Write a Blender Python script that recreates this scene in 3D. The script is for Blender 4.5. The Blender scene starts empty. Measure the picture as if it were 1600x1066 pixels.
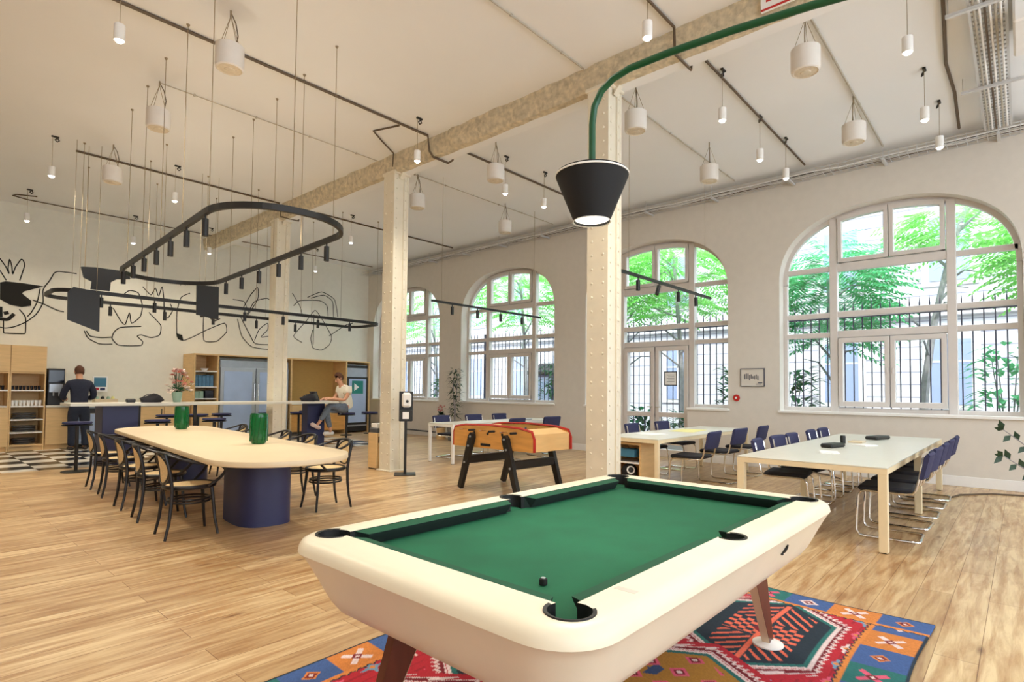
import bpy, bmesh, math, random
import numpy as np
from mathutils import Vector, Matrix, Euler
random.seed(7)
PI=math.pi
scene=bpy.context.scene
COL=scene.collection

# ------------------------------------------------------------------ materials
def lin(c):
    out=[]
    for v in c[:3]:
        v=v/255.0
        out.append(v/12.92 if v<=0.04045 else ((v+0.055)/1.055)**2.4)
    return (out[0],out[1],out[2],1.0)
def mat(name,c,rough=0.5,metal=0.0,var=0.0,vscale=8.0,bump=0.0,bscale=60.0,spec=0.5,trans=0.0,emit=None,estr=0.0,stretch=None,coat=0.0):
    m=bpy.data.materials.new(name); m.use_nodes=True
    nt=m.node_tree; b=nt.nodes['Principled BSDF']
    b.inputs['Base Color'].default_value=lin(c); b.inputs['Roughness'].default_value=rough
    b.inputs['Metallic'].default_value=metal; b.inputs['Specular IOR Level'].default_value=spec
    if trans: b.inputs['Transmission Weight'].default_value=trans
    if coat: b.inputs['Coat Weight'].default_value=coat
    if emit is not None:
        b.inputs['Emission Color'].default_value=lin(emit); b.inputs['Emission Strength'].default_value=estr
    tc=nt.nodes.new('ShaderNodeTexCoord'); src=tc.outputs['Object']
    if stretch:
        mp=nt.nodes.new('ShaderNodeMapping'); mp.inputs['Scale'].default_value=stretch
        nt.links.new(src,mp.inputs['Vector']); src=mp.outputs['Vector']
    n=nt.nodes.new('ShaderNodeTexNoise'); n.inputs['Scale'].default_value=vscale; n.inputs['Detail'].default_value=5
    nt.links.new(src,n.inputs['Vector'])
    mx=nt.nodes.new('ShaderNodeMixRGB'); mx.blend_type='MIX'
    v=max(var,0.02); lc=lin(c)
    mx.inputs[1].default_value=tuple(min(1,x*(1-v)) for x in lc[:3])+(1,)
    mx.inputs[2].default_value=tuple(min(1,x*(1+v)) for x in lc[:3])+(1,)
    rp=nt.nodes.new('ShaderNodeMapRange'); rp.inputs[1].default_value=0.3; rp.inputs[2].default_value=0.7
    nt.links.new(n.outputs['Fac'],rp.inputs[0]); nt.links.new(rp.outputs[0],mx.inputs[0])
    nt.links.new(mx.outputs[0],b.inputs['Base Color'])
    if bump:
        n2=nt.nodes.new('ShaderNodeTexNoise'); n2.inputs['Scale'].default_value=bscale; n2.inputs['Detail'].default_value=4
        nt.links.new(src,n2.inputs['Vector'])
        bp=nt.nodes.new('ShaderNodeBump'); bp.inputs['Strength'].default_value=bump; bp.inputs['Distance'].default_value=0.02
        nt.links.new(n2.outputs['Fac'],bp.inputs['Height']); nt.links.new(bp.outputs[0],b.inputs['Normal'])
    return m
def mat_emit(name,c,s):
    return mat(name,c,0.5,emit=c,estr=s)

M={}
def leafmat(name,c):
    m=mat(name,c,0.6,var=0.35,vscale=3); nt=m.node_tree; b=nt.nodes['Principled BSDF']; out=nt.nodes['Material Output']
    t=nt.nodes.new('ShaderNodeBsdfTranslucent'); src=b.inputs['Base Color'].links[0].from_socket; nt.links.new(src,t.inputs[0])
    mx=nt.nodes.new('ShaderNodeMixShader'); mx.inputs[0].default_value=.45
    nt.links.new(b.outputs[0],mx.inputs[1]); nt.links.new(t.outputs[0],mx.inputs[2]); nt.links.new(mx.outputs[0],out.inputs[0]); return m
M['wall']=mat('wall_paint',(216,209,198),0.85,var=0.015,bump=0.05,bscale=30)
M['muralwall']=mat('mural_wall_paint',(226,223,210),0.85,var=0.015,bump=0.05,bscale=30)
M['ceil']=mat('ceiling_paint',(237,238,238),0.9,var=0.02,vscale=0.6)
M['beam']=mat('rough_beam_plaster',(205,192,165),0.95,var=0.25,vscale=14,bump=0.9,bscale=25)
M['white']=mat('white_paint',(238,236,232),0.5)
M['frame']=mat('window_frame_paint',(212,205,199),0.45)
M['colpaint']=mat('column_paint',(226,218,198),0.5,var=0.03)
M['black']=mat('black_metal',(26,25,24),0.45)
M['blackmatte']=mat('black_matte',(22,21,22),0.8)
M['darkwood']=mat('black_bentwood',(22,20,24),0.35)
M['oak']=mat('pale_oak',(222,186,132),0.55,var=0.07,vscale=3,stretch=(1,1,8),bump=0.03)
M['tabletop']=mat('pale_table_top',(218,199,166),0.4,var=0.03,vscale=2)
M['whitetop']=mat('white_laminate',(216,214,202),0.3,var=0.02)
M['paletop_edge']=mat('maple_frame',(232,214,176),0.45,var=0.04)
M['navy']=mat('navy_panel',(44,50,90),0.45,var=0.05)
M['navyfab']=mat('navy_fabric',(48,50,86),0.85,var=0.12,vscale=40,bump=0.2,bscale=200)
M['seatblk']=mat('black_upholstery',(28,27,34),0.85,var=0.15,vscale=40)
M['chrome']=mat('chrome_tube',(225,225,225),0.12,metal=1.0)
M['steel']=mat('brushed_steel',(178,184,192),0.35,metal=0.6,var=0.05)
M['cane']=mat('woven_cane',(226,199,150),0.7,var=0.18,vscale=120,bump=0.4,bscale=220)
M['leather']=mat('cream_leather',(236,226,202),0.38,var=0.015,vscale=5,bump=0.02,bscale=300)
M['felt']=mat('green_felt',(3,92,60),0.9,var=0.10,vscale=5,bump=0.15,bscale=400)
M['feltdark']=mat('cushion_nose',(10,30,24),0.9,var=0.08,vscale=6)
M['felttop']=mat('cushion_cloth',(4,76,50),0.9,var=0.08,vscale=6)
M['pocket']=mat('black_pocket_rubber',(15,15,15),0.6)
M['walnut']=mat('walnut_leg',(98,48,28),0.4,var=0.15,vscale=4,stretch=(6,6,1))
M['walnutcap']=mat('leg_edge_trim',(225,205,170),0.4)
M['foos']=mat('foosball_oak',(214,156,82),0.5,var=0.12,vscale=3,stretch=(1,1,7))
M['foosend']=mat('foosball_pale_oak',(226,184,124),0.5,var=0.07,vscale=3,stretch=(1,1,6))
M['redtrim']=mat('red_trim',(176,34,24),0.4)
M['vase']=mat('green_glass',(8,108,52),0.08,var=0.1,trans=0.35)
M['green']=mat('green_pipe',(6,78,42),0.35)
M['leafout']=leafmat('bright_green_leaves',(150,216,120))  # bright green leaf colour, tone varied at random
M['leafout2']=leafmat('deep_green_leaves',(96,190,130))
M['leafdark']=leafmat('dark_leaves',(40,104,66))
M['leafin']=mat('houseplant_leaves',(28,58,30),0.5,var=0.2,vscale=20)
M['trunk']=mat('grey_bark',(150,146,150),0.9,var=0.2,bump=0.4)
M['stone']=mat('pale_stone_facade',(180,176,174),0.9,var=0.05,vscale=2)
M['paneout']=mat('far_window_pane',(124,134,158),0.3)
M['gravel']=mat('courtyard_ground',(150,150,150),0.95,var=0.15,vscale=4)
M['iron']=mat('fence_iron',(38,40,62),0.6)
M['skin']=mat('skin',(214,160,128),0.6)
M['hair']=mat('brown_hair',(92,56,36),0.8,var=0.2,vscale=60)
M['navycloth']=mat('navy_jumper',(38,42,60),0.9,var=0.15,vscale=30)
M['darkcloth']=mat('dark_trousers',(36,42,58),0.9,var=0.12,vscale=30)
M['whitecloth']=mat('cream_tshirt',(238,232,214),0.9,var=0.03)
M['jeans']=mat('grey_jeans',(112,124,140),0.9,var=0.15,vscale=20)
M['shoe']=mat('pink_white_trainers',(236,214,206),0.6)
M['darkshoe']=mat('dark_shoes',(40,36,36),0.6)
M['speaker']=mat('white_speaker_shell',(222,216,208),0.6)
M['grille']=mat('speaker_grille',(212,200,178),0.7,var=0.1,vscale=40)
M['lampon']=mat_emit('lit_lamp',(255,246,228),14)
M['lampglow']=mat('lit_bulb_glass',(255,250,240),0.3,emit=(255,248,235),estr=2.2)
M['cable']=mat('dark_cable',(96,80,62),0.7)
M['wire']=mat('thin_steel_wire',(140,124,98),0.6)
M['greycable']=mat('grey_cable',(176,168,152),0.7)
M['tray']=mat('zinc_tray',(206,206,206),0.5,metal=0.2)
M['paper']=mat('paper',(240,240,238),0.8)
M['greyprint']=mat('grey_print',(96,96,104),0.8)
M['blue']=mat('blue_print',(62,120,150),0.6)
M['bluebox']=mat('blue_boxes',(86,128,158),0.7,var=0.2,vscale=20)
M['greenbox']=mat('pale_green_boxes',(150,178,160),0.7)
M['teal']=mat('teal_poster',(30,128,118),0.6)
M['fridgeglass']=mat('fridge_glass',(172,192,226),0.08,var=0.08,vscale=2,spec=0.8)
M['red']=mat('red_plastic',(190,30,24),0.4)
M['pinkpetal']=mat('pink_petals',(224,150,138),0.7,var=0.15,vscale=30)
M['whitepetal']=mat('white_petals',(236,222,214),0.7)
M['redpetal']=mat('red_petals',(178,36,54),0.7)
M['yellow']=mat('pale_yellow_paper',(232,226,150),0.7)
M['screen']=mat('dark_screen',(20,24,40),0.15)
M['ink']=mat('mural_ink',(30,29,26),0.9)
M['terracotta']=mat('grey_planter',(120,116,110),0.8)
M['trayblk']=mat('dark_tray_stack',(92,94,98),0.4,metal=0.4)

def glass_mat():
    m=bpy.data.materials.new('window_glass'); m.use_nodes=True; nt=m.node_tree
    nt.nodes.remove(nt.nodes['Principled BSDF']); out=nt.nodes['Material Output']
    t=nt.nodes.new('ShaderNodeBsdfTransparent'); t.inputs[0].default_value=(0.97,0.99,1,1)
    g=nt.nodes.new('ShaderNodeBsdfGlossy'); g.inputs['Roughness'].default_value=0.02
    mx=nt.nodes.new('ShaderNodeMixShader'); mx.inputs[0].default_value=0.05
    nt.links.new(t.outputs[0],mx.inputs[1]); nt.links.new(g.outputs[0],mx.inputs[2]); nt.links.new(mx.outputs[0],out.inputs[0])
    return m
M['glass']=glass_mat()

def floor_mat():
    m=bpy.data.materials.new('oak_plank_floor'); m.use_nodes=True; nt=m.node_tree; b=nt.nodes['Principled BSDF']
    tc=nt.nodes.new('ShaderNodeTexCoord')
    br=nt.nodes.new('ShaderNodeTexBrick'); br.offset=0.37; br.offset_frequency=2
    br.inputs['Scale'].default_value=1; br.inputs['Brick Width'].default_value=1.9; br.inputs['Row Height'].default_value=0.19
    br.inputs['Mortar Size'].default_value=0.0022; br.inputs['Mortar Smooth'].default_value=0.3
    br.inputs['Color1'].default_value=lin((222,196,152)); br.inputs['Color2'].default_value=lin((192,160,116)); br.inputs['Mortar'].default_value=lin((150,112,74))
    nt.links.new(tc.outputs['Object'],br.inputs['Vector'])
    mp=nt.nodes.new('ShaderNodeMapping'); mp.inputs['Scale'].default_value=(1.2,11,1)
    nt.links.new(tc.outputs['Object'],mp.inputs['Vector'])
    n=nt.nodes.new('ShaderNodeTexNoise'); n.inputs['Scale'].default_value=1.6; n.inputs['Detail'].default_value=9; n.inputs['Roughness'].default_value=0.62; n.inputs['Distortion'].default_value=0.4
    nt.links.new(mp.outputs[0],n.inputs['Vector'])
    rp=nt.nodes.new('ShaderNodeValToRGB'); e=rp.color_ramp.elements
    e[0].position=0.37; e[0].color=lin((186,146,104)); e[1].position=0.62; e[1].color=(1,1,1,1)
    nt.links.new(n.outputs['Fac'],rp.inputs[0])
    mx=nt.nodes.new('ShaderNodeMixRGB'); mx.blend_type='MULTIPLY'; mx.inputs[0].default_value=0.75
    nt.links.new(br.outputs['Color'],mx.inputs[1]); nt.links.new(rp.outputs[0],mx.inputs[2])
    # knots
    mp2=nt.nodes.new('ShaderNodeMapping'); mp2.inputs['Scale'].default_value=(1.1,4.2,1)
    nt.links.new(tc.outputs['Object'],mp2.inputs['Vector'])
    vo=nt.nodes.new('ShaderNodeTexVoronoi'); vo.inputs['Scale'].default_value=1.3; nt.links.new(mp2.outputs[0],vo.inputs['Vector'])
    kr=nt.nodes.new('ShaderNodeValToRGB'); ke=kr.color_ramp.elements; ke[0].position=0.02; ke[0].color=lin((150,104,62)); ke[1].position=0.13; ke[1].color=(1,1,1,1)
    nt.links.new(vo.outputs['Distance'],kr.inputs[0])
    mx2=nt.nodes.new('ShaderNodeMixRGB'); mx2.blend_type='MULTIPLY'; mx2.inputs[0].default_value=0.8
    nt.links.new(mx.outputs[0],mx2.inputs[1]); nt.links.new(kr.outputs[0],mx2.inputs[2])
    nt.links.new(mx2.outputs[0],b.inputs['Base Color'])
    b.inputs['Roughness'].default_value=0.33; b.inputs['Specular IOR Level'].default_value=0.6
    bp=nt.nodes.new('ShaderNodeBump'); bp.inputs['Strength'].default_value=0.12; bp.inputs['Distance'].default_value=0.004
    nt.links.new(br.outputs['Fac'],bp.inputs['Height']); bp.invert=True; nt.links.new(bp.outputs[0],b.inputs['Normal'])
    return m
M['floor']=floor_mat()
def checker_mat():
    m=bpy.data.materials.new('black_white_tiles'); m.use_nodes=True; nt=m.node_tree; b=nt.nodes['Principled BSDF']
    tc=nt.nodes.new('ShaderNodeTexCoord'); c=nt.nodes.new('ShaderNodeTexChecker'); c.inputs['Scale'].default_value=2.2
    mp=nt.nodes.new('ShaderNodeMapping'); mp.inputs['Location'].default_value=(0.03,0.05,0.1)
    c.inputs['Color1'].default_value=lin((236,230,218)); c.inputs['Color2'].default_value=lin((30,30,32))
    nt.links.new(tc.outputs['Object'],mp.inputs[0]); nt.links.new(mp.outputs[0],c.inputs['Vector']); nt.links.new(c.outputs['Color'],b.inputs['Base Color'])
    b.inputs['Roughness'].default_value=0.22
    return m
M['checker']=checker_mat()
def facade_mat():
    m=bpy.data.materials.new('coursed_stone'); m.use_nodes=True; nt=m.node_tree; b=nt.nodes['Principled BSDF']
    tc=nt.nodes.new('ShaderNodeTexCoord'); sp=nt.nodes.new('ShaderNodeSeparateXYZ'); cb=nt.nodes.new('ShaderNodeCombineXYZ')
    nt.links.new(tc.outputs['Object'],sp.inputs[0]); nt.links.new(sp.outputs['Y'],cb.inputs[0]); nt.links.new(sp.outputs['Z'],cb.inputs[1])
    br=nt.nodes.new('ShaderNodeTexBrick'); br.inputs['Scale'].default_value=1; br.inputs['Brick Width'].default_value=3.5; br.inputs['Row Height'].default_value=0.42; br.inputs['Mortar Size'].default_value=0.02
    br.inputs['Color1'].default_value=lin((178,175,174)); br.inputs['Color2'].default_value=lin((168,165,168)); br.inputs['Mortar'].default_value=lin((120,118,128))
    nt.links.new(cb.outputs[0],br.inputs['Vector']); nt.links.new(br.outputs['Color'],b.inputs['Base Color']); b.inputs['Roughness'].default_value=0.9
    return m
M['facade']=facade_mat()

# ------------------------------------------------------------------ mesh builder
class MB:
    def __init__(s): s.bm=bmesh.new(); s.mats=[]; s.cur=0
    def use(s,m):
        if m not in s.mats: s.mats.append(m)
        s.cur=s.mats.index(m); return s
    def _f(s,vs):
        try:
            f=s.bm.faces.new(vs); f.material_index=s.cur; return f
        except ValueError: return None
    def box(s,c,d,rz=0,mtx=None,bev=0):
        hx,hy,hz=d[0]/2,d[1]/2,d[2]/2
        R=Matrix.Rotation(rz,4,'Z')
        if mtx is None: mtx=Matrix.Translation(c)@R
        if bev<=0:
            v=[s.bm.verts.new(mtx@Vector((x*hx,y*hy,z*hz))) for x in(-1,1) for y in(-1,1) for z in(-1,1)]
            for q in((0,1,3,2),(4,6,7,5),(0,4,5,1),(2,3,7,6),(0,2,6,4),(1,5,7,3)): s._f([v[i] for i in q])
        else:
            b=min(bev,hx*.99,hy*.99,hz*.99)
            pts={}
            for x in(-1,1):
                for y in(-1,1):
                    for z in(-1,1):
                        X,Y,Z=x*hx,y*hy,z*hz
                        pts[x,y,z]=[s.bm.verts.new(mtx@Vector(p)) for p in((X,Y-y*b,Z-z*b),(X-x*b,Y,Z-z*b),(X-x*b,Y-y*b,Z))]
            for x in(-1,1): s._f([pts[x,a,c_][0] for a,c_ in((-1,-1),(1,-1),(1,1),(-1,1))][::x])
            for y in(-1,1): s._f([pts[a,y,c_][1] for a,c_ in((-1,-1),(-1,1),(1,1),(1,-1))][::y])
            for z in(-1,1): s._f([pts[a,c_,z][2] for a,c_ in((-1,-1),(1,-1),(1,1),(-1,1))][::z])
            for x in(-1,1):
                for y in(-1,1): s._f([pts[x,y,-1][0],pts[x,y,1][0],pts[x,y,1][1],pts[x,y,-1][1]])
                for z in(-1,1): s._f([pts[x,-1,z][0],pts[x,1,z][0],pts[x,1,z][2],pts[x,-1,z][2]])
            for y in(-1,1):
                for z in(-1,1): s._f([pts[-1,y,z][1],pts[1,y,z][1],pts[1,y,z][2],pts[-1,y,z][2]])
            for k in pts: s._f(pts[k])
        return s
    def bb(s,x0,x1,y0,y1,z0,z1,bev=0): return s.box(((x0+x1)/2,(y0+y1)/2,(z0+z1)/2),(abs(x1-x0),abs(y1-y0),abs(z1-z0)),bev=bev)
    def ring(s,c,n,u,v,seg): return [s.bm.verts.new(c+u*math.cos(2*PI*i/seg)+v*math.sin(2*PI*i/seg)) for i in range(seg)]
    def tube(s,pts,r,seg=8,closed=False,flat=1.0,caps=True):
        P=[Vector(p) for p in pts]; n=len(P); rr=r if isinstance(r,(list,tuple)) else [r]*n
        up=Vector((0,0,1)); rings=[]; pu=None
        for i in range(n):
            a=P[(i-1)%n] if (closed or i>0) else P[i]; b=P[(i+1)%n] if (closed or i<n-1) else P[i]
            t=(b-a)
            t=t.normalized() if t.length>1e-9 else Vector((0,0,1))
            if pu is None:
                u=t.cross(up)
                if u.length<1e-3: u=t.cross(Vector((0,1,0)))
            else: u=pu-t*pu.dot(t)
            if u.length<1e-6: u=t.orthogonal()
            u.normalize(); w=t.cross(u).normalized(); pu=u
            rings.append(s.ring(P[i],t,u*rr[i],w*rr[i]*flat,seg))
        m=n if closed else n-1
        for i in range(m):
            A,B=rings[i],rings[(i+1)%n]
            if closed and i==n-1:
                # find best alignment
                best=min(range(seg),key=lambda k:(A[0].co-B[k].co).length); B=B[best:]+B[:best]
            for j in range(seg): s._f([A[j],A[(j+1)%seg],B[(j+1)%seg],B[j]])
        if not closed and caps:
            s._f(rings[0][::-1]); s._f(rings[-1])
        return s
    def cyl(s,p0,p1,r0,r1=None,seg=16): 
        return s.tube([p0,p1],[r0,r0 if r1 is None else r1],seg)
    def lathe(s,prof,c=(0,0,0),seg=24,sx=1,sy=1):
        rings=[]
        for r,z in prof:
            if r<1e-6: rings.append([s.bm.verts.new((c[0],c[1],c[2]+z))])
            else: rings.append([s.bm.verts.new((c[0]+r*sx*math.cos(2*PI*i/seg),c[1]+r*sy*math.sin(2*PI*i/seg),c[2]+z)) for i in range(seg)])
        for A,B in zip(rings,rings[1:]):
            for j in range(seg):
                k=(j+1)%seg
                if len(A)==1 and len(B)==1: continue
                if len(A)==1: s._f([A[0],B[k],B[j]])
                elif len(B)==1: s._f([A[j],A[k],B[0]])
                else: s._f([A[j],A[k],B[k],B[j]])
        return s
    def prism(s,poly,z0,z1,axis='z'):
        def pt(a,b,c):
            return {'z':(a,b,c),'y':(a,c,b),'x':(c,a,b)}[axis]
        A=[s.bm.verts.new(pt(a,b,z0)) for a,b in poly]; B=[s.bm.verts.new(pt(a,b,z1)) for a,b in poly]
        n=len(poly)
        s._f(A[::-1]); s._f(B)
        for i in range(n): s._f([A[i],A[(i+1)%n],B[(i+1)%n],B[i]])
        return s
    def quad(s,*p): s._f([s.bm.verts.new(q) for q in p]); return s
    def sphere(s,c,r,seg=12,rings=8,sc=(1,1,1)):
        prof=[(math.sin(PI*i/rings)*r,-math.cos(PI*i/rings)*r) for i in range(rings+1)]
        b0=len(s.bm.verts); s.lathe([(max(a,0),b*sc[2]) for a,b in prof],c,seg,sc[0],sc[1]); return s
    def build(s,name,m=None,parent=None,smooth=False,loc=None,sub=0):
        if m is not None and not s.mats: s.mats=[m]
        bmesh.ops.recalc_face_normals(s.bm,faces=s.bm.faces)
        me=bpy.data.meshes.new(name); s.bm.to_mesh(me); s.bm.free()
        for x in s.mats: me.materials.append(x)
        if smooth:
            me.shade_smooth()
            try: me.set_sharp_from_angle(angle=math.radians(38))
            except Exception: pass
        o=bpy.data.objects.new(name,me); COL.objects.link(o)
        if parent is not None: o.parent=parent
        if loc is not None: o.location=loc
        if sub:
            md=o.modifiers.new('sub','SUBSURF'); md.levels=sub; md.render_levels=sub
        return o
def tag(o,label=None,cat=None,group=None,kind=None):
    if label: o['label']=label
    if cat: o['category']=cat
    if group: o['group']=group
    if kind: o['kind']=kind
    return o
def thing(name,label,cat,loc=(0,0,0),rz=0,group=None,kind=None):
    o=bpy.data.objects.new(name,None); COL.objects.link(o); o.empty_display_size=0.1
    o.location=loc; o.rotation_euler=(0,0,rz); return tag(o,label,cat,group,kind)
def struct(o,label=None): 
    o['kind']='structure'
    if label: o['label']=label
    return o
CH={}
def copy_tree(o,parent=None):
    c=o.copy(); COL.objects.link(c); c.parent=parent
    if parent is not None:
        pass
    for ch in list(o.children): copy_tree(ch,c)
    return c
def dup(root,loc,rz,label,group=None):
    c=copy_tree(root); c.location=loc; c.rotation_euler=(0,0,rz); c['label']=label
    if group: c['group']=group
    return c
def family(root,spots,group):
    """spots: (x,y,z,rz,label); the first moves the root itself"""
    outs=[]
    for i,(x,y,z,rz,lab) in enumerate(spots):
        if i==0: continue
        outs.append(dup(root,(x,y,z),rz,lab,group))
    x,y,z,rz,lab=spots[0]; root.location=(x,y,z); root.rotation_euler=(0,0,rz); root['label']=lab; root['group']=group
    return [root]+outs
WORLD=5.5; SUN=3.0; LAMP=1.75; EXPO=0.24
# ================================================================== ROOM
W=10.9; YM=16.3; ZC=5.35; X0=-5.0; Y0=-5.0
b=MB(); b.bb(X0,W+0.4,Y0,11.9,-0.1,0); struct(b.build('floor',M['floor']),'oak plank floor')
b=MB(); b.bb(X0,8.6,11.9,YM,-0.1,0.0); struct(b.build('floor',M['checker']),'black and white checkered tile floor by the kitchen')
b=MB(); b.bb(8.6,W+0.4,11.9,YM+.2,-0.1,0.0); struct(b.build('floor',M['floor']),'oak plank floor by the far windows')
b=MB(); b.bb(X0,W+0.4,Y0,YM+.2,ZC,ZC+0.2); struct(b.build('ceiling',M['ceil']),'flat pale ceiling')
b=MB(); b.bb(X0,W+.4,YM,YM+0.2,0,ZC); struct(b.build('wall_mural',M['muralwall']),'far wall with line drawings above the kitchen')
# window wall with arched openings
HW=1.65; ZS=3.35; HA=1.22; EX=2.35; SILL=1.05
def arch(y,c,hw=HW,ha=HA,zs=ZS):
    t=min(1,abs(y-c)/hw); return zs+ha*max(0,1-t**EX)**(1/EX)
CEN=[1.62,5.86,10.07,14.30]
PW=0.82 # post offset
DOORC=1
WT=0.38
def wall_right():
    b=MB().use(M['wall'])
    def slab(y0,y1,za0,za1,zb0,zb1):
        # quads at front (X=W) and back
        for X in (W,W+WT): b.quad((X,y0,za0),(X,y1,za1),(X,y1,zb1),(X,y0,zb0))
    segs=[]; prev=Y0
    for k,c in enumerate(CEN):
        slab(prev,c-HW,0,0,ZC,ZC); prev=c+HW
        # samples
        ys=[c-HW*math.cos(PI*i/48) for i in range(49)]
        ext=[c-PW,c+PW] 
        ys=sorted(set(ys+ext))
        def bot(ym): return 0.0 if (k==DOORC and abs(ym-c)<PW) else SILL
        for a,d in zip(ys,ys[1:]):
            zb=bot((a+d)/2)
            if zb>0:
                slab(a,d,0,0,zb,zb); b.quad((W,a,zb),(W,d,zb),(W+WT,d,zb),(W+WT,a,zb))
            za,zd=arch(a,c),arch(d,c)
            slab(a,d,za,zd,ZC,ZC); b.quad((W,a,za),(W,d,zd),(W+WT,d,zd),(W+WT,a,za))
        for s_ in(-1,1):
            b.quad((W,c+s_*HW,SILL),(W+WT,c+s_*HW,SILL),(W+WT,c+s_*HW,ZS),(W,c+s_*HW,ZS))
        if k==DOORC:
            for s_ in(-1,1): b.quad((W,c+s_*PW,0),(W+WT,c+s_*PW,0),(W+WT,c+s_*PW,SILL),(W,c+s_*PW,SILL))
    slab(prev,YM+.2,0,0,ZC,ZC)
    return struct(b.build('wall_right',None),'window wall of four big arched openings')
wall_right()
# left & back shell (behind the camera)
b=MB(); b.bb(X0-.2,X0,Y0,YM+.2,0,ZC); struct(b.build('wall_left',M['wall']))
b=MB().use(M['wall'])
xs=[X0]
for xc in (-2.6,1.2,5.0,8.6): xs+=[xc-1.3,xc+1.3]  # openings added in this unseen wall to let sky light in
xs.append(W+.4)
for i in range(0,len(xs),2): b.bb(xs[i],xs[i+1],Y0-.3,Y0,0,ZC)
for i in range(1,len(xs)-1,2): b.bb(xs[i],xs[i+1],Y0-.3,Y0,0,.9); b.bb(xs[i],xs[i+1],Y0-.3,Y0,4.6,ZC)
struct(b.build('wall_front'),'wall behind the camera with tall openings added to let daylight in')
# baseboards
def baseboard():
    b=MB().use(M['white'])
    c=CEN[DOORC]
    b.bb(W-.018,W,Y0,c-PW-.02,0,.15,bev=.004); b.bb(W-.018,W,c+PW+.02,YM,0,.15,bev=.004)
    struct(b.build('baseboard_right'))
baseboard()
b=MB(); b.bb(5.7,10.9,YM-.018,YM,0,.12); struct(b.build('baseboard_mural',M['white']))
# beam
b=MB().use(M['beam'])
xa,xb,z0=5.70,6.02,5.06
N=150; prevv=None
rng=random.Random(3)
def rn(a): return rng.uniform(-a,a)
rows=[]
for i in range(N+1):
    y=Y0+(YM-Y0)*i/N
    rows.append([b.bm.verts.new(p) for p in ((xa+rn(.02),y,ZC+.03),(xa+rn(.03),y,ZC-.1+rn(.01)),(xa+rn(.03),y,z0+.1),(xa+.04+rn(.02),y,z0+rn(.012)),(xa+.14,y,z0-.01+rn(.006)),(xb,y,z0+rn(.005)),(xb,y,ZC+.03))])
for A,B in zip(rows,rows[1:]):
    for j in range(6):
        b.use(M['beam'] if j<4 else M['ceil']); b._f([A[j],A[j+1],B[j+1],B[j]])
struct(b.build('trim_1',None,smooth=True),'rough plastered ceiling beam above the columns')

# windows
JIT=[0]
def bar(b,y0,y1,z0,z1,x0,x1,bev=.008):
    JIT[0]=(JIT[0]+1)%7; j=.0009*JIT[0]; b.bb(x0+j,x1-j,y0,y1,z0,z1,bev)
def arched_strip(b,c,ya,yb,off0,off1,x0,x1,n=16,zmin=None):
    """strip following the arch between ya..yb, from off0 below to off1 below the curve"""
    prev=None
    for i in range(n+1):
        y=ya+(yb-ya)*i/n
        zt=arch(y,c)-off0; zb=arch(y,c)-off1
        q=[b.bm.verts.new(p) for p in((x0,y,zt),(x1,y,zt),(x1,y,zb),(x0,y,zb))]
        if prev:
            for j in range(4): b._f([prev[j],prev[(j+1)%4],q[(j+1)%4],q[j]])
        else: b._f(q)
        prev=q
    b._f(prev[::-1])
def full_arch_frame(b,c,w,x0,x1,n=56):
    prev=None
    for i in range(n+1):
        a=PI*i/n
        co,si=math.cos(a),math.sin(a)
        def pt(hw,ha):
            y=hw*(abs(co)**(2/EX))*(1 if co>0 else -1); z=ha*(si**(2/EX)); return c+y,ZS+z
        yo,zo=pt(HW,HA); yi,zi=pt(HW-w,HA-w)
        q=[b.bm.verts.new(p) for p in((x0,yo,zo),(x1,yo,zo),(x1,yi,zi),(x0,yi,zi))]
        if prev:
            for j in range(4): b._f([prev[j],prev[(j+1)%4],q[(j+1)%4],q[j]])
        prev=q
TR=[(3.50,3.64),(2.70,2.80),(2.34,2.46)]   # transoms (z ranges)
XF0,XF1=W+.24,W+.33
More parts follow.
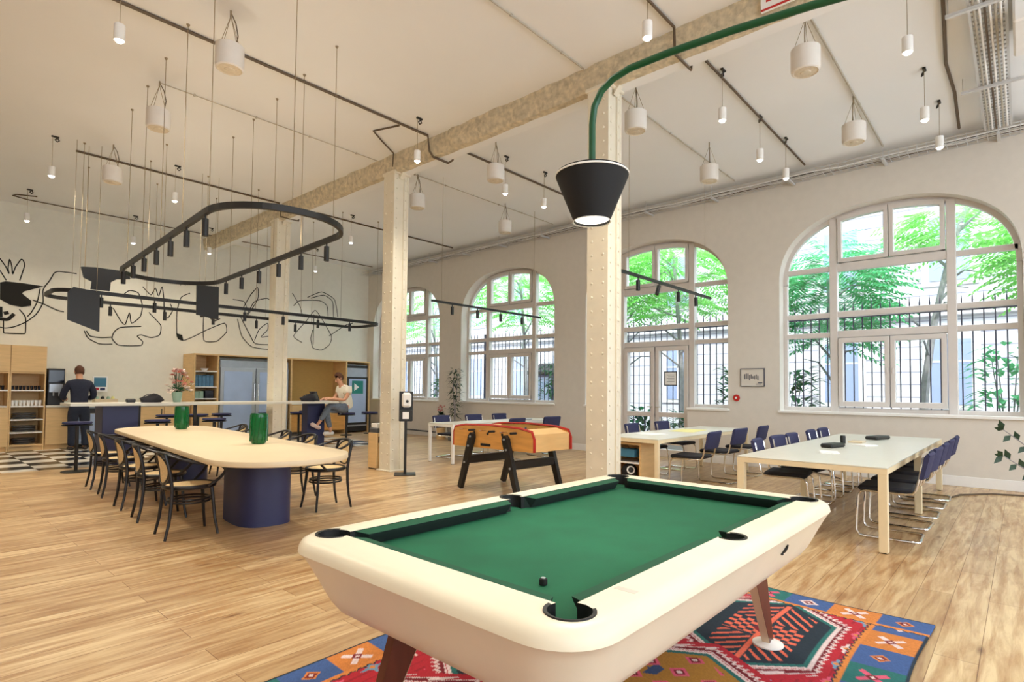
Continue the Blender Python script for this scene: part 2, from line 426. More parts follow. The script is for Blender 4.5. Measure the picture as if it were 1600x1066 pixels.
def window(k,c):
    door=(k==DOORC)
    name='window_%d'%(k+1)
    root=thing(name,None,None,(0,0,0)); root['kind']='structure'
    root['label']=['arched window nearest the camera, above the long table','arched window with glazed double door behind the middle table','arched window behind the football table','farthest arched window beside the kitchen'][k]
    b=MB().use(M['frame'])
    full_arch_frame(b,c,.07,XF0,XF1)
    for s in(-1,1): bar(b,c+s*HW-(.07 if s>0 else 0),c+s*HW+(.07 if s<0 else 0),SILL,ZS,XF0,XF1)
    for s in(-1,1): bar(b,c+s*PW-.06,c+s*PW+.06,0.0 if door else SILL,arch(c+PW,c)-.02,XF0-.03,XF1+.02)
    if not door: bar(b,c-HW,c+HW,SILL,SILL+.08,XF0-.01,XF1)
    else:
        for s in(-1,1):
            a,d=sorted((c+s*PW,c+s*HW)); bar(b,a,d,SILL,SILL+.08,XF0-.01,XF1)
    for i,(z0,z1) in enumerate(TR):
        bar(b,c-PW,c+PW,z0,z1,XF0-.02,XF1)
        for s in(-1,1):
            a,d=sorted((c+s*PW,c+s*(HW-.04 if z1>ZS else HW-.002))); m=(z0+z1)/2; bar(b,a,d,m-.045,m+.045,XF0,XF1)
    b.build('window_frame',None,root)
    # upper sashes (two, arched)
    for s in(-1,1):
        ya,yb=sorted((c+s*.005,c+s*(PW-.07)))
        b=MB().use(M['frame'])
        x0,x1=XF0-.05,XF1-.02
        arched_strip(b,c,ya,yb,.05,.13,x0,x1,14)
        bar(b,ya,yb,3.65,3.72,x0,x1); 
        for yy in(ya,yb-.065):
            zt=min(arch(yy,c),arch(yy+.065,c))-.06; bar(b,yy,yy+.065,3.65,zt,x0,x1)
        sh=b.build('sash',None,root)
        g=MB(); g.prism([(ya+.05,3.7),(yb-.05,3.7)]+[(y,arch(y,c)-.1) for y in [yb-.05+(ya-yb+.1)*i/8 for i in range(9)]],XF0+.01,XF0+.016,'x'); g.build('pane',M['glass'],sh)
    if not door:
        for s in(-1,1):
            ya,yb=sorted((c+s*.005,c+s*(PW-.07)))
            b=MB().use(M['frame']); x0,x1=XF0-.05,XF1-.02
            bar(b,ya,yb,1.15,1.24,x0,x1); bar(b,ya,yb,2.25,2.33,x0,x1); bar(b,ya,ya+.07,1.15,2.33,x0,x1); bar(b,yb-.07,yb,1.15,2.33,x0,x1)
            b.use(M['frame']).cyl((x0-.01,ya+.035 if s>0 else yb-.035,1.7),(x0-.01,ya+.035 if s>0 else yb-.035,1.8),.012,seg=8)
            sh=b.build('sash',None,root)
            g=MB(); g.bb(XF0+.01,XF0+.016,ya+.06,yb-.06,1.2,2.3); g.build('pane',M['glass'],sh)
    g=MB()
    g.bb(XF0+.03,XF0+.036,c-PW+.05,c+PW-.05,2.78,3.52); g.build('pane',M['glass'],root)
    g=MB(); g.bb(XF0+.03,XF0+.036,c-PW+.05,c+PW-.05,2.44,2.72); g.build('pane',M['glass'],root)
    for s in(-1,1):
        a,d=sorted((c+s*(PW+.05),c+s*(HW-.05)))
        for z0,z1 in((SILL+.06,2.37),(2.43,2.72),(2.78,3.54)):
            g=MB(); g.bb(XF0+.03,XF0+.036,a,d,z0,min(z1,arch(c+HW-.05,c)+1) ); g.build('pane',M['glass'],root)
        g=MB(); n=10; ys=[a+(d-a)*i/n for i in range(n+1)]
        g.prism([(a,3.6),(d,3.6)]+[(y,max(3.61,arch(y,c)-.05)) for y in ys[::-1]],XF0+.03,XF0+.036,'x'); g.build('pane',M['glass'],root)
    b=MB().use(M['white'])
    if not door: b.bb(W-.035,XF0,c-HW-.03,c+HW+.03,SILL-.035,SILL+.012,bev=.006)
    else:
        for s in(-1,1):
            a,d=sorted((c+s*PW,c+s*(HW+.03))); b.bb(W-.035,XF0,a,d,SILL-.035,SILL+.012,bev=.006)
    b.build('window_sill',None,root)
for k,c in enumerate(CEN): window(k,c)
# glazed double door in bay 2
c=CEN[DOORC]
root=thing('door_1',None,None,(0,0,0)); root['kind']='structure'; root['label']='glazed white double door to the courtyard'
for s in(-1,1):
    ya,yb=sorted((c+s*.01,c+s*(PW-.07))); x0,x1=XF0-.05,XF1-.02
    b=MB().use(M['frame'])
    bar(b,ya,yb,.02,.16,x0,x1); bar(b,ya,yb,.84,.94,x0,x1); bar(b,ya,yb,2.24,2.33,x0,x1); bar(b,ya,ya+.09,.02,2.33,x0,x1); bar(b,yb-.09,yb,.02,2.33,x0,x1)
    lf=b.build('door_leaf',None,root)
    for z0,z1 in((.14,.86),(.92,2.27)):
        g=MB(); g.bb(XF0+.01,XF0+.016,ya+.07,yb-.07,z0,z1); g.build('pane',M['glass'],lf)
    b=MB().use(M['chrome']); yh=(ya+.045) if s>0 else (yb-.045)
    b.cyl((x0-.04,yh,1.05),(x0,yh,1.05),.01,seg=8); b.cyl((x0-.04,yh,1.05),(x0-.04,yh+s*.1,1.05),.01,seg=8); b.build('door_handle',None,lf)
b=MB().use(M['paper']); b.bb(XF0-.062,XF0-.052,c-.5,c-.25,1.52,1.78); b.use(M['black'])
for y0,y1,z0,z1 in((c-.52,c-.5,1.5,1.8),(c-.25,c-.23,1.5,1.8),(c-.52,c-.23,1.78,1.8),(c-.52,c-.23,1.5,1.52)): b.bb(XF0-.064,XF0-.052,y0,y1,z0,z1)
b.use(M['greyprint'])
for i in range(5): b.bb(XF0-.0635,XF0-.06,c-.46,c-.29-.03*(i%2),1.72-.035*i,1.728-.035*i)
tag(b.build('door_notice'),'white printed notice framed in black on the right leaf of the glass door','notice')

# columns
def column():
    r=thing('iron_column','x','column')
    H=ZC-.27
    b=MB().use(M['colpaint'])
    s=.12
    b.bb(-s,s,-s,s,0,H)                    # core
    for sx in(-1,1): b.bb(sx*.135-.016,sx*.135+.016,-.15,.15,0,H,bev=.004)   # flanges
    for sx in(-1,1):
        for sy in(-1,1): b.bb(sx*.09-.03,sx*.09+.03,sy*.132-.012,sy*.132+.012,0,H,bev=.003)
    def rivet(p,n):
        n=Vector(n); u=n.orthogonal().normalized(); v=n.cross(u); p=Vector(p)
        A=[b.bm.verts.new(p+(u*math.cos(2*PI*i/6)+v*math.sin(2*PI*i/6))*.017) for i in range(6)]
        B=[b.bm.verts.new(p+n*.01+(u*math.cos(2*PI*i/6)+v*math.sin(2*PI*i/6))*.011) for i in range(6)]
        for i in range(6): b._f([A[i],A[(i+1)%6],B[(i+1)%6],B[i]])
        b._f(B)
    z=.12
    while z<H-.1:
        for y in(-.08,.08): rivet((-.151,y,z),(-1,0,0)); rivet((.151,y,z),(1,0,0))
        for x in(-.09,.09): rivet((x,-.1445,z+.07),(0,-1,0)); rivet((x,.1445,z+.07),(0,1,0))
        z+=.17
    b.build('shaft',None,r,smooth=False)
    b=MB().use(M['colpaint']); b.bb(-.18,.18,-.19,.19,0,.025,bev=.006); b.build('base_plate',None,r)
    b=MB().use(M['colpaint']); b.bb(-.17,.17,-.18,.18,H-.05,H,bev=.01); b.bb(-.12,.12,-.24,.24,H-.02,H+.005,bev=.008)
    b.prism([(-.24,H-.02),(-.15,H-.02),(-.15,H-.12)],-.04,.04,'x'); b.prism([(.24,H-.02),(.15,H-.02),(.15,H-.12)],-.04,.04,'x')
    b.build('capital',None,r)
    return r
family(column(),[(5.86,3.77,0,0,'riveted cream iron column behind the black lamp shade'),(5.86,7.98,0,0,'riveted cream iron column beside the dispenser stand'),(5.86,12.2,0,0,'riveted cream iron column rising through the high kitchen counter')],'riveted iron columns')

# ================================================================== RUG
def rug():
    x0,x1,y0,y1=0.25,4.22,0.42,2.66; st=0.0075
    nx=int((x1-x0)/st)+1; ny=int((y1-y0)/st)+1
    X,Y=np.meshgrid(np.linspace(x0,x1,nx),np.linspace(y0,y1,ny),indexing='ij')
    def C(c): return np.array(lin(c)[:3])
    red=C((182,30,48)); dred=C((120,20,34)); navy=C((28,44,58)); white=C((226,206,206)); must=C((168,122,44)); blue=C((62,92,148)); org=C((214,132,62)); teal=C((34,108,104)); coral=C((232,110,84)); pink=C((216,90,120)); green=C((40,84,64)); lblue=C((110,150,180))
    img=np.zeros((nx,ny,3)); img[:]=red
    hsh=np.sin(X*91.7+Y*57.3)*43758.5; hsh=hsh-np.floor(hsh)
    img[((np.floor(Y/.011)%5)==0)]=dred*0.5+red*0.5
    def put(mask,c): img[mask]=c
    def zig(a,b,per,amp): # triangular wave
        t=(a/per)%1.0; return amp*np.abs(t-.5)*2
    # small scattered flowers in the red field
    gx=(X-x0+.07)%.23-.115; gy=(Y-y0+.02)%.21-.105; idx=(np.floor((X-x0+.07)/.23)+2*np.floor((Y-y0+.02)/.21))%3
    d=np.abs(gx)+np.abs(gy); star=(np.abs(gx)*np.abs(gy)<.00035)&(d<.07)
    put(star&(idx==0),lblue); put(star&(idx==1),white); put(star&(idx==2),pink); put(d<.018,org)
    # hexagon medallions
    def hexm(cx,cy,hx,hy): 
        return np.maximum(np.abs(Y-cy)/hy,(np.abs(X-cx)/hx+.42*np.abs(Y-cy)/hy)/1.0)
    meds=[(3.47,1.13,.56,.31,navy,'n'),(2.42,1.25,.53,.36,must,'m'),(1.38,1.13,.54,.33,navy,'n'),(0.55,1.3,.4,.36,must,'m'),
          (3.42,1.93,.5,.34,must,'m'),(2.38,1.98,.54,.31,navy,'n'),(1.36,1.92,.5,.3,must,'m'),(.5,2.0,.4,.3,navy,'n')]
    for cx,cy,hx,hy,c,t in meds:
        h=hexm(cx,cy,hx,hy)
        th=zig(X+Y,0,.055,.085)
        put((h<1.24+0*h)&(h>=1.0),white*0.55+red*0.45)
        tooth=(h>=1.04)&(h<1.12+th); put((h>=1.0)&(h<1.27),red); put(tooth,white)
        put((h>=1.06)&(h<1.09+th*.6),dred)
        put((h<1.03),white); put(h<.99,teal); put(h<.93,c)
        u=X-cx; v=Y-cy
        ins=h<.86
        if t=='n':
            br=(np.abs(((np.abs(v)*1.0+u*.9)%.075)-.037)<.013)&(np.abs(v)<.2)&(np.abs(v)>.02)&ins&(np.abs(u)>.13)
            put(br,coral); put(ins&(np.abs(v)<.012),coral)
            put(ins&(np.abs(u)<.11)&(np.abs(v)<.2)&(((np.floor(u/.035)+np.floor(v/.04))%2)==0),coral)
            put(ins&(np.abs(u)+np.abs(v)<.06),dred)
        else:
            g1=(u+.02)%.17-.085; g2=(v+.05)%.16-.08; dd=np.abs(g1)+np.abs(g2)
            put(ins&(dd<.055),pink); put(ins&(dd<.035),dred); put(ins&(dd<.018),white)
            tri=(((u)%.34-.17)**2<(.03+.5*(v%.16-.08))**2)&ins&(np.abs(v)>.1); put(tri&(dd>.055),navy*0.5+blue*0.5)
    # borders
    def border(dist,along,w):
        m=(dist<w); seg=np.floor(along/.26); k=seg%4
        for i,cc in enumerate((blue,org*0.9,blue,teal)): put(m&(k==i),cc)
        a=along%.26-.13; e=dist-w*.55; dd=np.abs(a)+np.abs(e)*1.1
        petal=(np.abs(np.abs(a)-np.abs(e))<.022)&(dd<.12)
        put(m&petal&(k==1),white); put(m&petal&(k==3),pink); put(m&(dd<.05)&(k==0),org); put(m&(dd<.06)&(k==2),white)
        put(m&(dd<.035),dred); put(m&(dd<.015),white)
        put((dist<.012),navy)
        z=zig(along,0,.05,.014)
        put((dist>w)&(dist<w+.02+z),org); put((dist>w+.02+z)&(dist<w+.03+z),navy)
    border(Y-y0,X-x0,.25); border(y1-Y,X-x0,.2); border(x1-X,Y-y0,.20)
    img*= (0.86+.22*hsh)[...,None]
    # mesh
    rng=np.random.default_rng(1)
    Xw=X+.012*np.sin(Y*5); Yw=Y+.012*np.sin(X*4)
    Z=np.full_like(X,.012)+.001*rng.random(X.shape)
    v=np.stack([Xw,Yw,Z],-1).reshape(-1,3)
    I=np.arange(nx*ny).reshape(nx,ny)
    f=np.stack([I[:-1,:-1],I[1:,:-1],I[1:,1:],I[:-1,1:]],-1).reshape(-1,4)
    # skirt
    loop=list(I[:,0])+list(I[-1,1:])+list(I[-2::-1,-1])+list(I[0,-2:0:-1])
    n0=len(v); low=v[loop].copy(); low[:,2]=.0015; v=np.vstack([v,low]); L=len(loop)
    sk=np.array([[loop[i],n0+i,n0+(i+1)%L,loop[(i+1)%L]] for i in range(L)]); f=np.vstack([f,sk])
    me=bpy.data.meshes.new('kilim_rug'); me.vertices.add(len(v)); me.vertices.foreach_set('co',v.ravel())
    me.loops.add(f.size); me.loops.foreach_set('vertex_index',f.ravel().astype(np.int32)); me.polygons.add(len(f)); me.polygons.foreach_set('loop_start',np.arange(0,f.size,4,dtype=np.int32))
    me.update(calc_edges=True); me.validate()
    ca=me.color_attributes.new('weave','FLOAT_COLOR','POINT')
    col=np.ones((len(v),4)); col[:nx*ny,:3]=img.reshape(-1,3); col[nx*ny:,:3]=navy
    ca.data.foreach_set('color',col.ravel())
    m=bpy.data.materials.new('woven_kilim'); m.use_nodes=True; nt=m.node_tree; bs=nt.nodes['Principled BSDF']
    at=nt.nodes.new('ShaderNodeAttribute'); at.attribute_name='weave'; nt.links.new(at.outputs['Color'],bs.inputs['Base Color']); bs.inputs['Roughness'].default_value=.95
    me.materials.append(m)
    o=bpy.data.objects.new('kilim_rug',me); COL.objects.link(o)
    tag(o,'colourful red, navy and mustard kilim rug under the pool table','rug')
rug()

# ================================================================== POOL TABLE
def rrect(x0,x1,y0,y1,r,n=8):
    pts=[]
    for cx,cy,a0 in((x1-r,y1-r,0),(x0+r,y1-r,90),(x0+r,y0+r,180),(x1-r,y0+r,270)):
        for i in range(n+1):
            a=math.radians(a0+90*i/n); pts.append((cx+r*math.cos(a),cy+r*math.sin(a)))
    return pts
def pool():
    ox,oy=2.27,1.452
    r=thing('pool_table','cream leather pool table with green felt on splayed walnut legs','pool table',(ox,oy,0))
    hx,hy=1.205,.70     # outer top half sizes
    ix,iy=1.035,.55     # inner rim half sizes (felt side)
    PR=.064
    # body profile rings (outward offset, z)
    prof=[(-.26,.56),(-.20,.561),(-.15,.567),(-.115,.585),(-.09,.62),(-.068,.665),(-.045,.715),(-.025,.755),(-.010,.783),(0,.80),(-.003,.820),(-.014,.836),(-.032,.845),(-.052,.848)]
    b=MB().use(M['leather']); rings=[]
    for off,z in prof:
        rr=max(.06,.175+off*1.2) if z>=.8 else max(.06,.2+off*.35)
        rings.append([b.bm.verts.new((x,y,z)) for x,y in rrect(-hx-off,hx+off,-hy-off,hy+off,rr,10)])
    n=len(rings[0])
    for A,B in zip(rings,rings[1:]):
        for i in range(n): b._f([A[i],A[(i+1)%n],B[(i+1)%n],B[i]])
    b._f(rings[0][::-1])
    # top surface between last ring and inner outline with pocket bites, drawn as boundary fill
    corners=[(sx*(ix+.035),sy*(iy+.035)) for sx in(-1,1) for sy in(-1,1)]
    sides=[(0,sy*(iy+.055)) for sy in(-1,1)]
    def inner():
        pts=[]
        def arc(cx,cy,r_,a0,a1,n=12):
            for i in range(n+1):
                a=math.radians(a0+(a1-a0)*i/n); pts.append((cx+r_*math.cos(a),cy+r_*math.sin(a)))
        c=.020; R_=.064
        # go counter clockwise starting right-top corner
        q=math.degrees(math.asin(c/R_)) 
        arc(ix+c,iy+c,R_,-90-q+0,180+q)      # corner (+,+)
        arc(0,iy+.035,.055,-40,220)
        arc(-ix-c,iy+c,R_,-q,270+q)
        arc(-ix-c,-iy-c,R_,90-q,360+q)
        arc(0,-iy-.035,.055,140,400)
        arc(ix+c,-iy-c,R_,180-q,450+q)
        return pts
    ip=inner()
    iv=[b.bm.verts.new((x,y,.848)) for x,y in ip]
    iv2=[b.bm.verts.new((x,y,.76)) for x,y in ip]
    b.use(M['pocket'])
    m=len(iv)
    for i in range(m): b._f([iv[i],iv[(i+1)%m],iv2[(i+1)%m],iv2[i]])
    b.use(M['leather'])
    oe=[b.bm.edges.get((rings[-1][i],rings[-1][(i+1)%n])) for i in range(n)]; ie=[b.bm.edges.get((iv[i],iv[(i+1)%m])) for i in range(m)]
    res=bmesh.ops.triangle_fill(b.bm,edges=[e for e in oe+ie if e],use_beauty=True)
    for g_ in res['geom']:
        if isinstance(g_,bmesh.types.BMFace): g_.material_index=0
    b.build('cabinet',None,r,smooth=True)
    # grey seam strips across the rim
    b=MB().use(mat('grey_seam',(206,200,188),.6))
    for sy in(-1,): b.bb(-.83,-.805,sy*(iy+.012),sy*(hy-.07),.847,.8488)
    b.build('seam',None,r)
    # bed
    b=MB().use(M['felt']); b.prism(rrect(-ix-.095,ix+.095,-iy-.09,iy+.09,.09,8),.74,.785); b.build('bed',None,r)
    # cushions: six
    def cush(a,bb,nrm):
        # a->b along, nrm outward dir; profile
        b=MB(); A=Vector(a);B=Vector(bb);nv=Vector(nrm); t=(B-A).normalized()
        w=.055
        ends=[]
        for P,s in((A,1),(B,-1)):
            o=P; inn=P-nv*w+t*s*.03
            ends.append([Vector((o.x,o.y,.846)),Vector((inn.x,inn.y,.838)),Vector((inn.x+nv.x*.004,inn.y+nv.y*.004,.828)),Vector((inn.x+nv.x*.034,inn.y+nv.y*.034,.786)),Vector((o.x,o.y,.786))])
        va=[b.bm.verts.new(p) for p in ends[0]]; vb=[b.bm.verts.new(p) for p in ends[1]]
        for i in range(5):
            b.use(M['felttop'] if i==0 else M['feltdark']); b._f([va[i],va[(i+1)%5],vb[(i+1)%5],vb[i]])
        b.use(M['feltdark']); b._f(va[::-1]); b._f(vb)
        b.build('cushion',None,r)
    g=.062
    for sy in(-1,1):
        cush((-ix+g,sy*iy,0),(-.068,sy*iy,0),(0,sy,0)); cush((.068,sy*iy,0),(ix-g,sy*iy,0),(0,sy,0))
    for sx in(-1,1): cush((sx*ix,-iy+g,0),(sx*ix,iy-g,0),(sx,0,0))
    # pockets
    for (cx,cy,R_) in [(sx*(ix+.020),sy*(iy+.020),.064) for sx in(-1,1) for sy in(-1,1)]+[(0,sy*(iy+.035),.055) for sy in(-1,1)]:
        b=MB().use(M['pocket'])
        b.lathe([(R_-.004,.85),(R_+.006,.852),(R_+.007,.846),(R_-.002,.844),(R_-.004,.845)],(cx,cy,0),28)
        ai=math.degrees(math.atan2(cy,cx))
        b.lathe([(R_-.003,.848),(R_-.006,.787)],(cx,cy,0),28); b.use(M['felt']); b.lathe([(0,.7865),(R_-.004,.7865)],(cx,cy,0),28); b.use(M['pocket'])
        # cut away the half over the bed
        inward=Vector((-cx,-cy,0)).normalized() if abs(cx)>.1 else Vector((0,-1 if cy>0 else 1,0))
        dele=[f for f in b.bm.faces if (f.calc_center_median()-Vector((cx,cy,0))).xy.dot(inward.xy)>R_*.42 and f.calc_center_median().z>.79]
        bmesh.ops.delete(b.bm,geom=dele,context='FACES')
        b.build('pocket',None,r,smooth=True)
    # brand-less crest mark on the side
    b=MB().use(M['black']); b.tube([(.40,-.680,.755),(.405,-.673,.742),(.40,-.667,.728),(.392,-.661,.718)],[.003,.006,.007,.004],6); b.sphere((.39,-.658,.714),.007,8,6)
    b.build('side_emblem',None,r)
    # legs
    for sx in(-1,1):
        for sy in(-1,1):
            top=Vector((sx*.72,sy*.42,.58)); foot=Vector((sx*1.0,sy*.40,.035))
            b=MB().use(M['walnut'])
            def sec(p,w,t_): return [b.bm.verts.new((p.x+dx*w,p.y+dy*t_,p.z)) for dx,dy in((-1,-1),(1,-1),(1,1),(-1,1))]
            A=sec(top,.10,.022); B=sec(foot,.028,.02)
            for i in range(4): b._f([A[i],A[(i+1)%4],B[(i+1)%4],B[i]])
            b._f(A[::-1]); b._f(B)
            lg=b.build('leg',None,r)
            b=MB().use(M['walnutcap'])
            for s2 in (-sx,):
                A=[Vector((top.x+s2*.10,top.y+k*.022,top.z)) for k in(-1,1)]; B=[Vector((foot.x+s2*.028,foot.y+k*.02,foot.z)) for k in(-1,1)]
                b.quad(A[0]+Vector((s2*.004,0,0)),A[1]+Vector((s2*.004,0,0)),B[1]+Vector((s2*.004,0,0)),B[0]+Vector((s2*.004,0,0)))
            b.build('edge_strip',None,lg)
            b=MB().use(M['white']); b.lathe([(0,.014),(.078,.014),(.08,.018),(.078,.024),(.03,.036),(.02,.045),(0,.045)],(foot.x,foot.y,0),28); b.build('foot_disc',None,lg,smooth=True)
    for o in r.children:
        if not o.name.startswith('leg'): o.location.z-=.038
    return r
pool()
b=MB().use(M['blackmatte']); b.bb(-.011,.011,-.011,.011,0,.022,bev=.003); b.use(M['steel']); b.lathe([(0,.0225),(.007,.0225),(.008,.024),(.006,.0245),(0,.0235)],(0,0,0),12)
tag(b.build('chalk_cube',None,None,loc=(1.465,1.17,.7475)),'small dark chalk cube on the green felt','chalk')

# arc lamp over the pool table
def arclamp():
    r=thing('arc_lamp','green arched pipe floor lamp with black cone shade over the pool table','lamp',(2.15,1.45,0))
    L=Vector((2.15,1.45,0)); d=Vector((.16,-.96,0)).normalized()
    pts=[(0,2.39),(0,2.60),(.01,2.68),(.045,2.745),(.10,2.785),(.18,2.81),(.35,2.825),(.6,2.835),(.9,2.835),(1.3,2.82),(1.8,2.75),(2.2,2.6),(2.5,2.35),(2.65,2.0),(2.7,1.6),(2.7,.05)]
    b=MB().use(M['green']); b.tube([(d.x*s,d.y*s,z) for s,z in pts],.0155,14); b.build('pipe',None,r,smooth=True)
    b=MB().use(M['blackmatte']); b.lathe([(.03,2.40),(.16,2.375),(.166,2.367),(.166,2.359),(.084,2.158),(.082,2.152),(.078,2.152),(.076,2.16),(.158,2.359)],(0,0,0),48); b.build('shade',None,r,smooth=True)
    b=MB().use(M['white']); b.lathe([(.1655,2.3675),(.1685,2.365),(.1685,2.359),(.1655,2.358)],(0,0,0),48); b.build('piping',None,r,smooth=True); b=MB().use(M['white']); b.lathe([(.084,2.1535),(.0875,2.151),(.086,2.148),(.082,2.15)],(0,0,0),40); b.build('piping',None,r,smooth=True)
    b=MB().use(M['lampglow']); b.lathe([(0,2.158),(.076,2.16)],(0,0,0),40); b.use(M['lampon']); b.lathe([(0,2.154),(.03,2.156),(.032,2.159)],(0,0,0),20); b.build('diffuser',None,r)
    b=MB().use(M['green']); b.lathe([(0,0),(.26,0),(.26,.03),(.03,.045),(.02,.08)],(d.x*2.7,d.y*2.7,0),32); b.build('base',None,r,smooth=True)
arclamp()
# ================================================================== OVAL DINING TABLE AND BENTWOOD CHAIRS
TA=math.radians(-4.7)
TC=(2.755,7.48)
def tpos(lx,ly):
    c,s=math.cos(TA),math.sin(TA); return TC[0]+lx*c-ly*s,TC[1]+lx*s+ly*c
def sup(a,bq,e,n=72):
    out=[]
    for i in range(n):
        t=2*PI*i/n; c,s=math.cos(t),math.sin(t); out.append((a*math.copysign(abs(c)**(2/e),c),bq*math.copysign(abs(s)**(2/e),s)))
    return out
def dining():
    r=thing('dining_table','long pale oval-ended wooden table on navy pedestals','table',(TC[0],TC[1],0),TA)
    b=MB().use(M['tabletop']); n=72
    rings=[]
    def stadium(hx,hy,n=24):
        pts=[]; rad=hx
        for i in range(n+1):
            a=PI*i/n; pts.append((rad*math.cos(a),hy-rad+rad*math.sin(a)))
        for i in range(n+1):
            a=PI+PI*i/n; pts.append((rad*math.cos(a),-hy+rad+rad*math.sin(a)))
        return pts
    for off,z in((-.012,.70),(-.002,.704),(0,.71),(0,.742),(-.004,.75),(-.012,.752)):
        rings.append([b.bm.verts.new((x,y,z)) for x,y in stadium(.635+off,2.84+off)])
    n=len(rings[0])
    for A,B in zip(rings,rings[1:]):
        for i in range(n): b._f([A[i],A[(i+1)%n],B[(i+1)%n],B[i]])
    b._f(rings[0][::-1]); b._f(rings[-1]); b.build('table_top',None,r,smooth=True)
    for y in(-1.45,1.45):
        b=MB().use(M['navy']); b.prism(sup(.27,.43,3.0),.0,.70); b.build('pedestal',None,r,smooth=True,loc=(.07,y,0))
dining()
def thonet():
    r=thing('bentwood_armchair','x','chair')   # faces +x, origin seat centre on the floor
    R=.21
    b=MB().use(M['darkwood']); b.tube([(R*math.cos(a),R*math.sin(a),.455) for a in [2*PI*i/32 for i in range(32)]],.019,8,closed=True,flat=1.1); b.build('seat_ring',None,r,smooth=True)
    b=MB().use(M['cane']); b.lathe([(0,.462),(R*.7,.466),(R-.01,.464),(R-.01,.452),(0,.452)],(0,0,0),32); b.build('seat',None,r,smooth=True)
    for sx,sy in((1,1),(1,-1)):
        b=MB(); b.tube([(sx*.15,sy*.145,.45),(sx*.165,sy*.155,.3),(sx*.178,sy*.17,.15),(sx*.20,sy*.195,0)],[.017,.016,.014,.012],8); b.build('leg',M['darkwood'],r,smooth=True)
    for sy in(1,-1):
        b=MB(); b.tube([(-.235,sy*.175,0),(-.205,sy*.17,.15),(-.19,sy*.165,.3),(-.185,sy*.165,.45),(-.205,sy*.17,.6),(-.235,sy*.165,.72),(-.245,sy*.15,.77)],[.012,.014,.016,.017,.016,.015,.014],8); b.build('leg',M['darkwood'],r,smooth=True)
    b=MB()
    for z,q in((.31,.178),(.335,.172)): b.tube([(q*math.cos(a),q*math.sin(a),z) for a in [2*PI*i/28 for i in range(28)]],.010,6,closed=True)
    b.build('stretcher_ring',M['darkwood'],r,smooth=True)
    # arm hoop: from the back rail top forward and curling down to the seat sides
    b=MB()
    def bez(p,n=10):
        out=[]
        P=[Vector(q) for q in p]
        k=len(P)
        for i in range(k-1):
            p0=P[max(i-1,0)];p1=P[i];p2=P[i+1];p3=P[min(i+2,k-1)]
            for j in range(n):
                t=j/n; out.append(.5*((2*p1)+(-p0+p2)*t+(2*p0-5*p1+4*p2-p3)*t*t+(-p0+3*p1-3*p2+p3)*t**3))
        out.append(P[-1]); return out
    hoop=[(.10,-.225,.46),(.19,-.262,.54),(.225,-.275,.61),(.15,-.285,.665),(0,-.27,.685),(-.14,-.225,.725),(-.235,-.13,.765),(-.262,0,.775),(-.235,.13,.765),(-.14,.225,.725),(0,.27,.685),(.15,.285,.665),(.225,.275,.61),(.19,.262,.54),(.10,.225,.46)]
    b.tube(bez(hoop,6),.0135,8); b.build('arm_hoop',M['darkwood'],r,smooth=True)
    # back: cane oval panel with bent rim
    b=MB(); rim=[]
    for i in range(28):
        a=2*PI*i/28; y=.15*math.cos(a); z=.625+.135*math.sin(a); x=-.262+.9*y*y*1.6+(.735-z)*.14-.0
        rim.append((x,y,z))
    b.tube(rim,.010,6,closed=True); b.build('back_rim',M['darkwood'],r,smooth=True)
    b=MB().use(M['cane']); c0=b.bm.verts.new((-.248,0,.625)); 
    A=[b.bm.verts.new(p) for p in rim]
    for i in range(28): b._f([c0,A[i],A[(i+1)%28]])
    c1=b.bm.verts.new((-.244,0,.625)); B=[b.bm.verts.new((p[0]+.004,p[1],p[2])) for p in rim]
    for i in range(28): b._f([c1,B[(i+1)%28],B[i]])
    b.build('cane_back',None,r,smooth=True)
    return r
ch=thonet()
spots=[]
lab=['nearest the camera on the open side of the oval table','second from the camera on the open side of the oval table','third from the camera on the open side of the oval table','fourth from the camera on the open side of the oval table','farthest on the open side of the oval table']
for i,y in enumerate((5.88,6.82,7.62,8.60,9.38)):
    px=2.0+(y-5.88)*math.tan(-TA)*.6
    spots.append((px,y,0,TA+[0.02,-.03,.04,-.02,.03][i],'black bentwood cane armchair, '+lab[i]))
lab=['beside the near pedestal on the column side','second from the camera, column side of the oval table','third from the camera, column side of the oval table','fourth from the camera, column side of the oval table','farthest, column side of the oval table']
for i,y in enumerate((6.03,6.95,7.75,8.7,9.45)):
    px=3.50+(y-6.03)*math.tan(-TA)*.9
    spots.append((px,y,0,PI+TA+[.02,.04,-.03,.02,0][i],'black bentwood cane armchair, '+lab[i]))
family(ch,spots,'bentwood armchairs around the oval table')
def vase():
    r=thing('glass_vase','x','vase')
    b=MB().use(M['vase'])
    prof=[(0,.0),(.062,.0),(.078,.015),(.086,.06)]
    for i in range(1,12): prof+= [(.089+.0025*(i%2),.06+i*.022)]
    prof+=[(.087,.33),(.088,.338),(.083,.338),(.082,.32),(.080,.06),(.07,.03),(0,.028)]
    b.lathe(prof,(0,0,0),28); b.build('body',None,r,smooth=True)
    b=MB().use(M['vase'])
    for k in range(12):
        a=2*PI*k/12; b.tube([(.091*math.cos(a),.091*math.sin(a),.03),(.093*math.cos(a+.15),.093*math.sin(a+.15),.18),(.09*math.cos(a+.3),.09*math.sin(a+.3),.325)],.0045,5)
    b.build('ribs',None,r,smooth=True)
    return r
family(vase(),[(2.86,6.36,.752,0,'ribbed green glass vase on the oval table, nearer the camera'),(3.03,9.30,.752,0,'ribbed green glass vase on the far end of the oval table')],'green vases on the oval table')

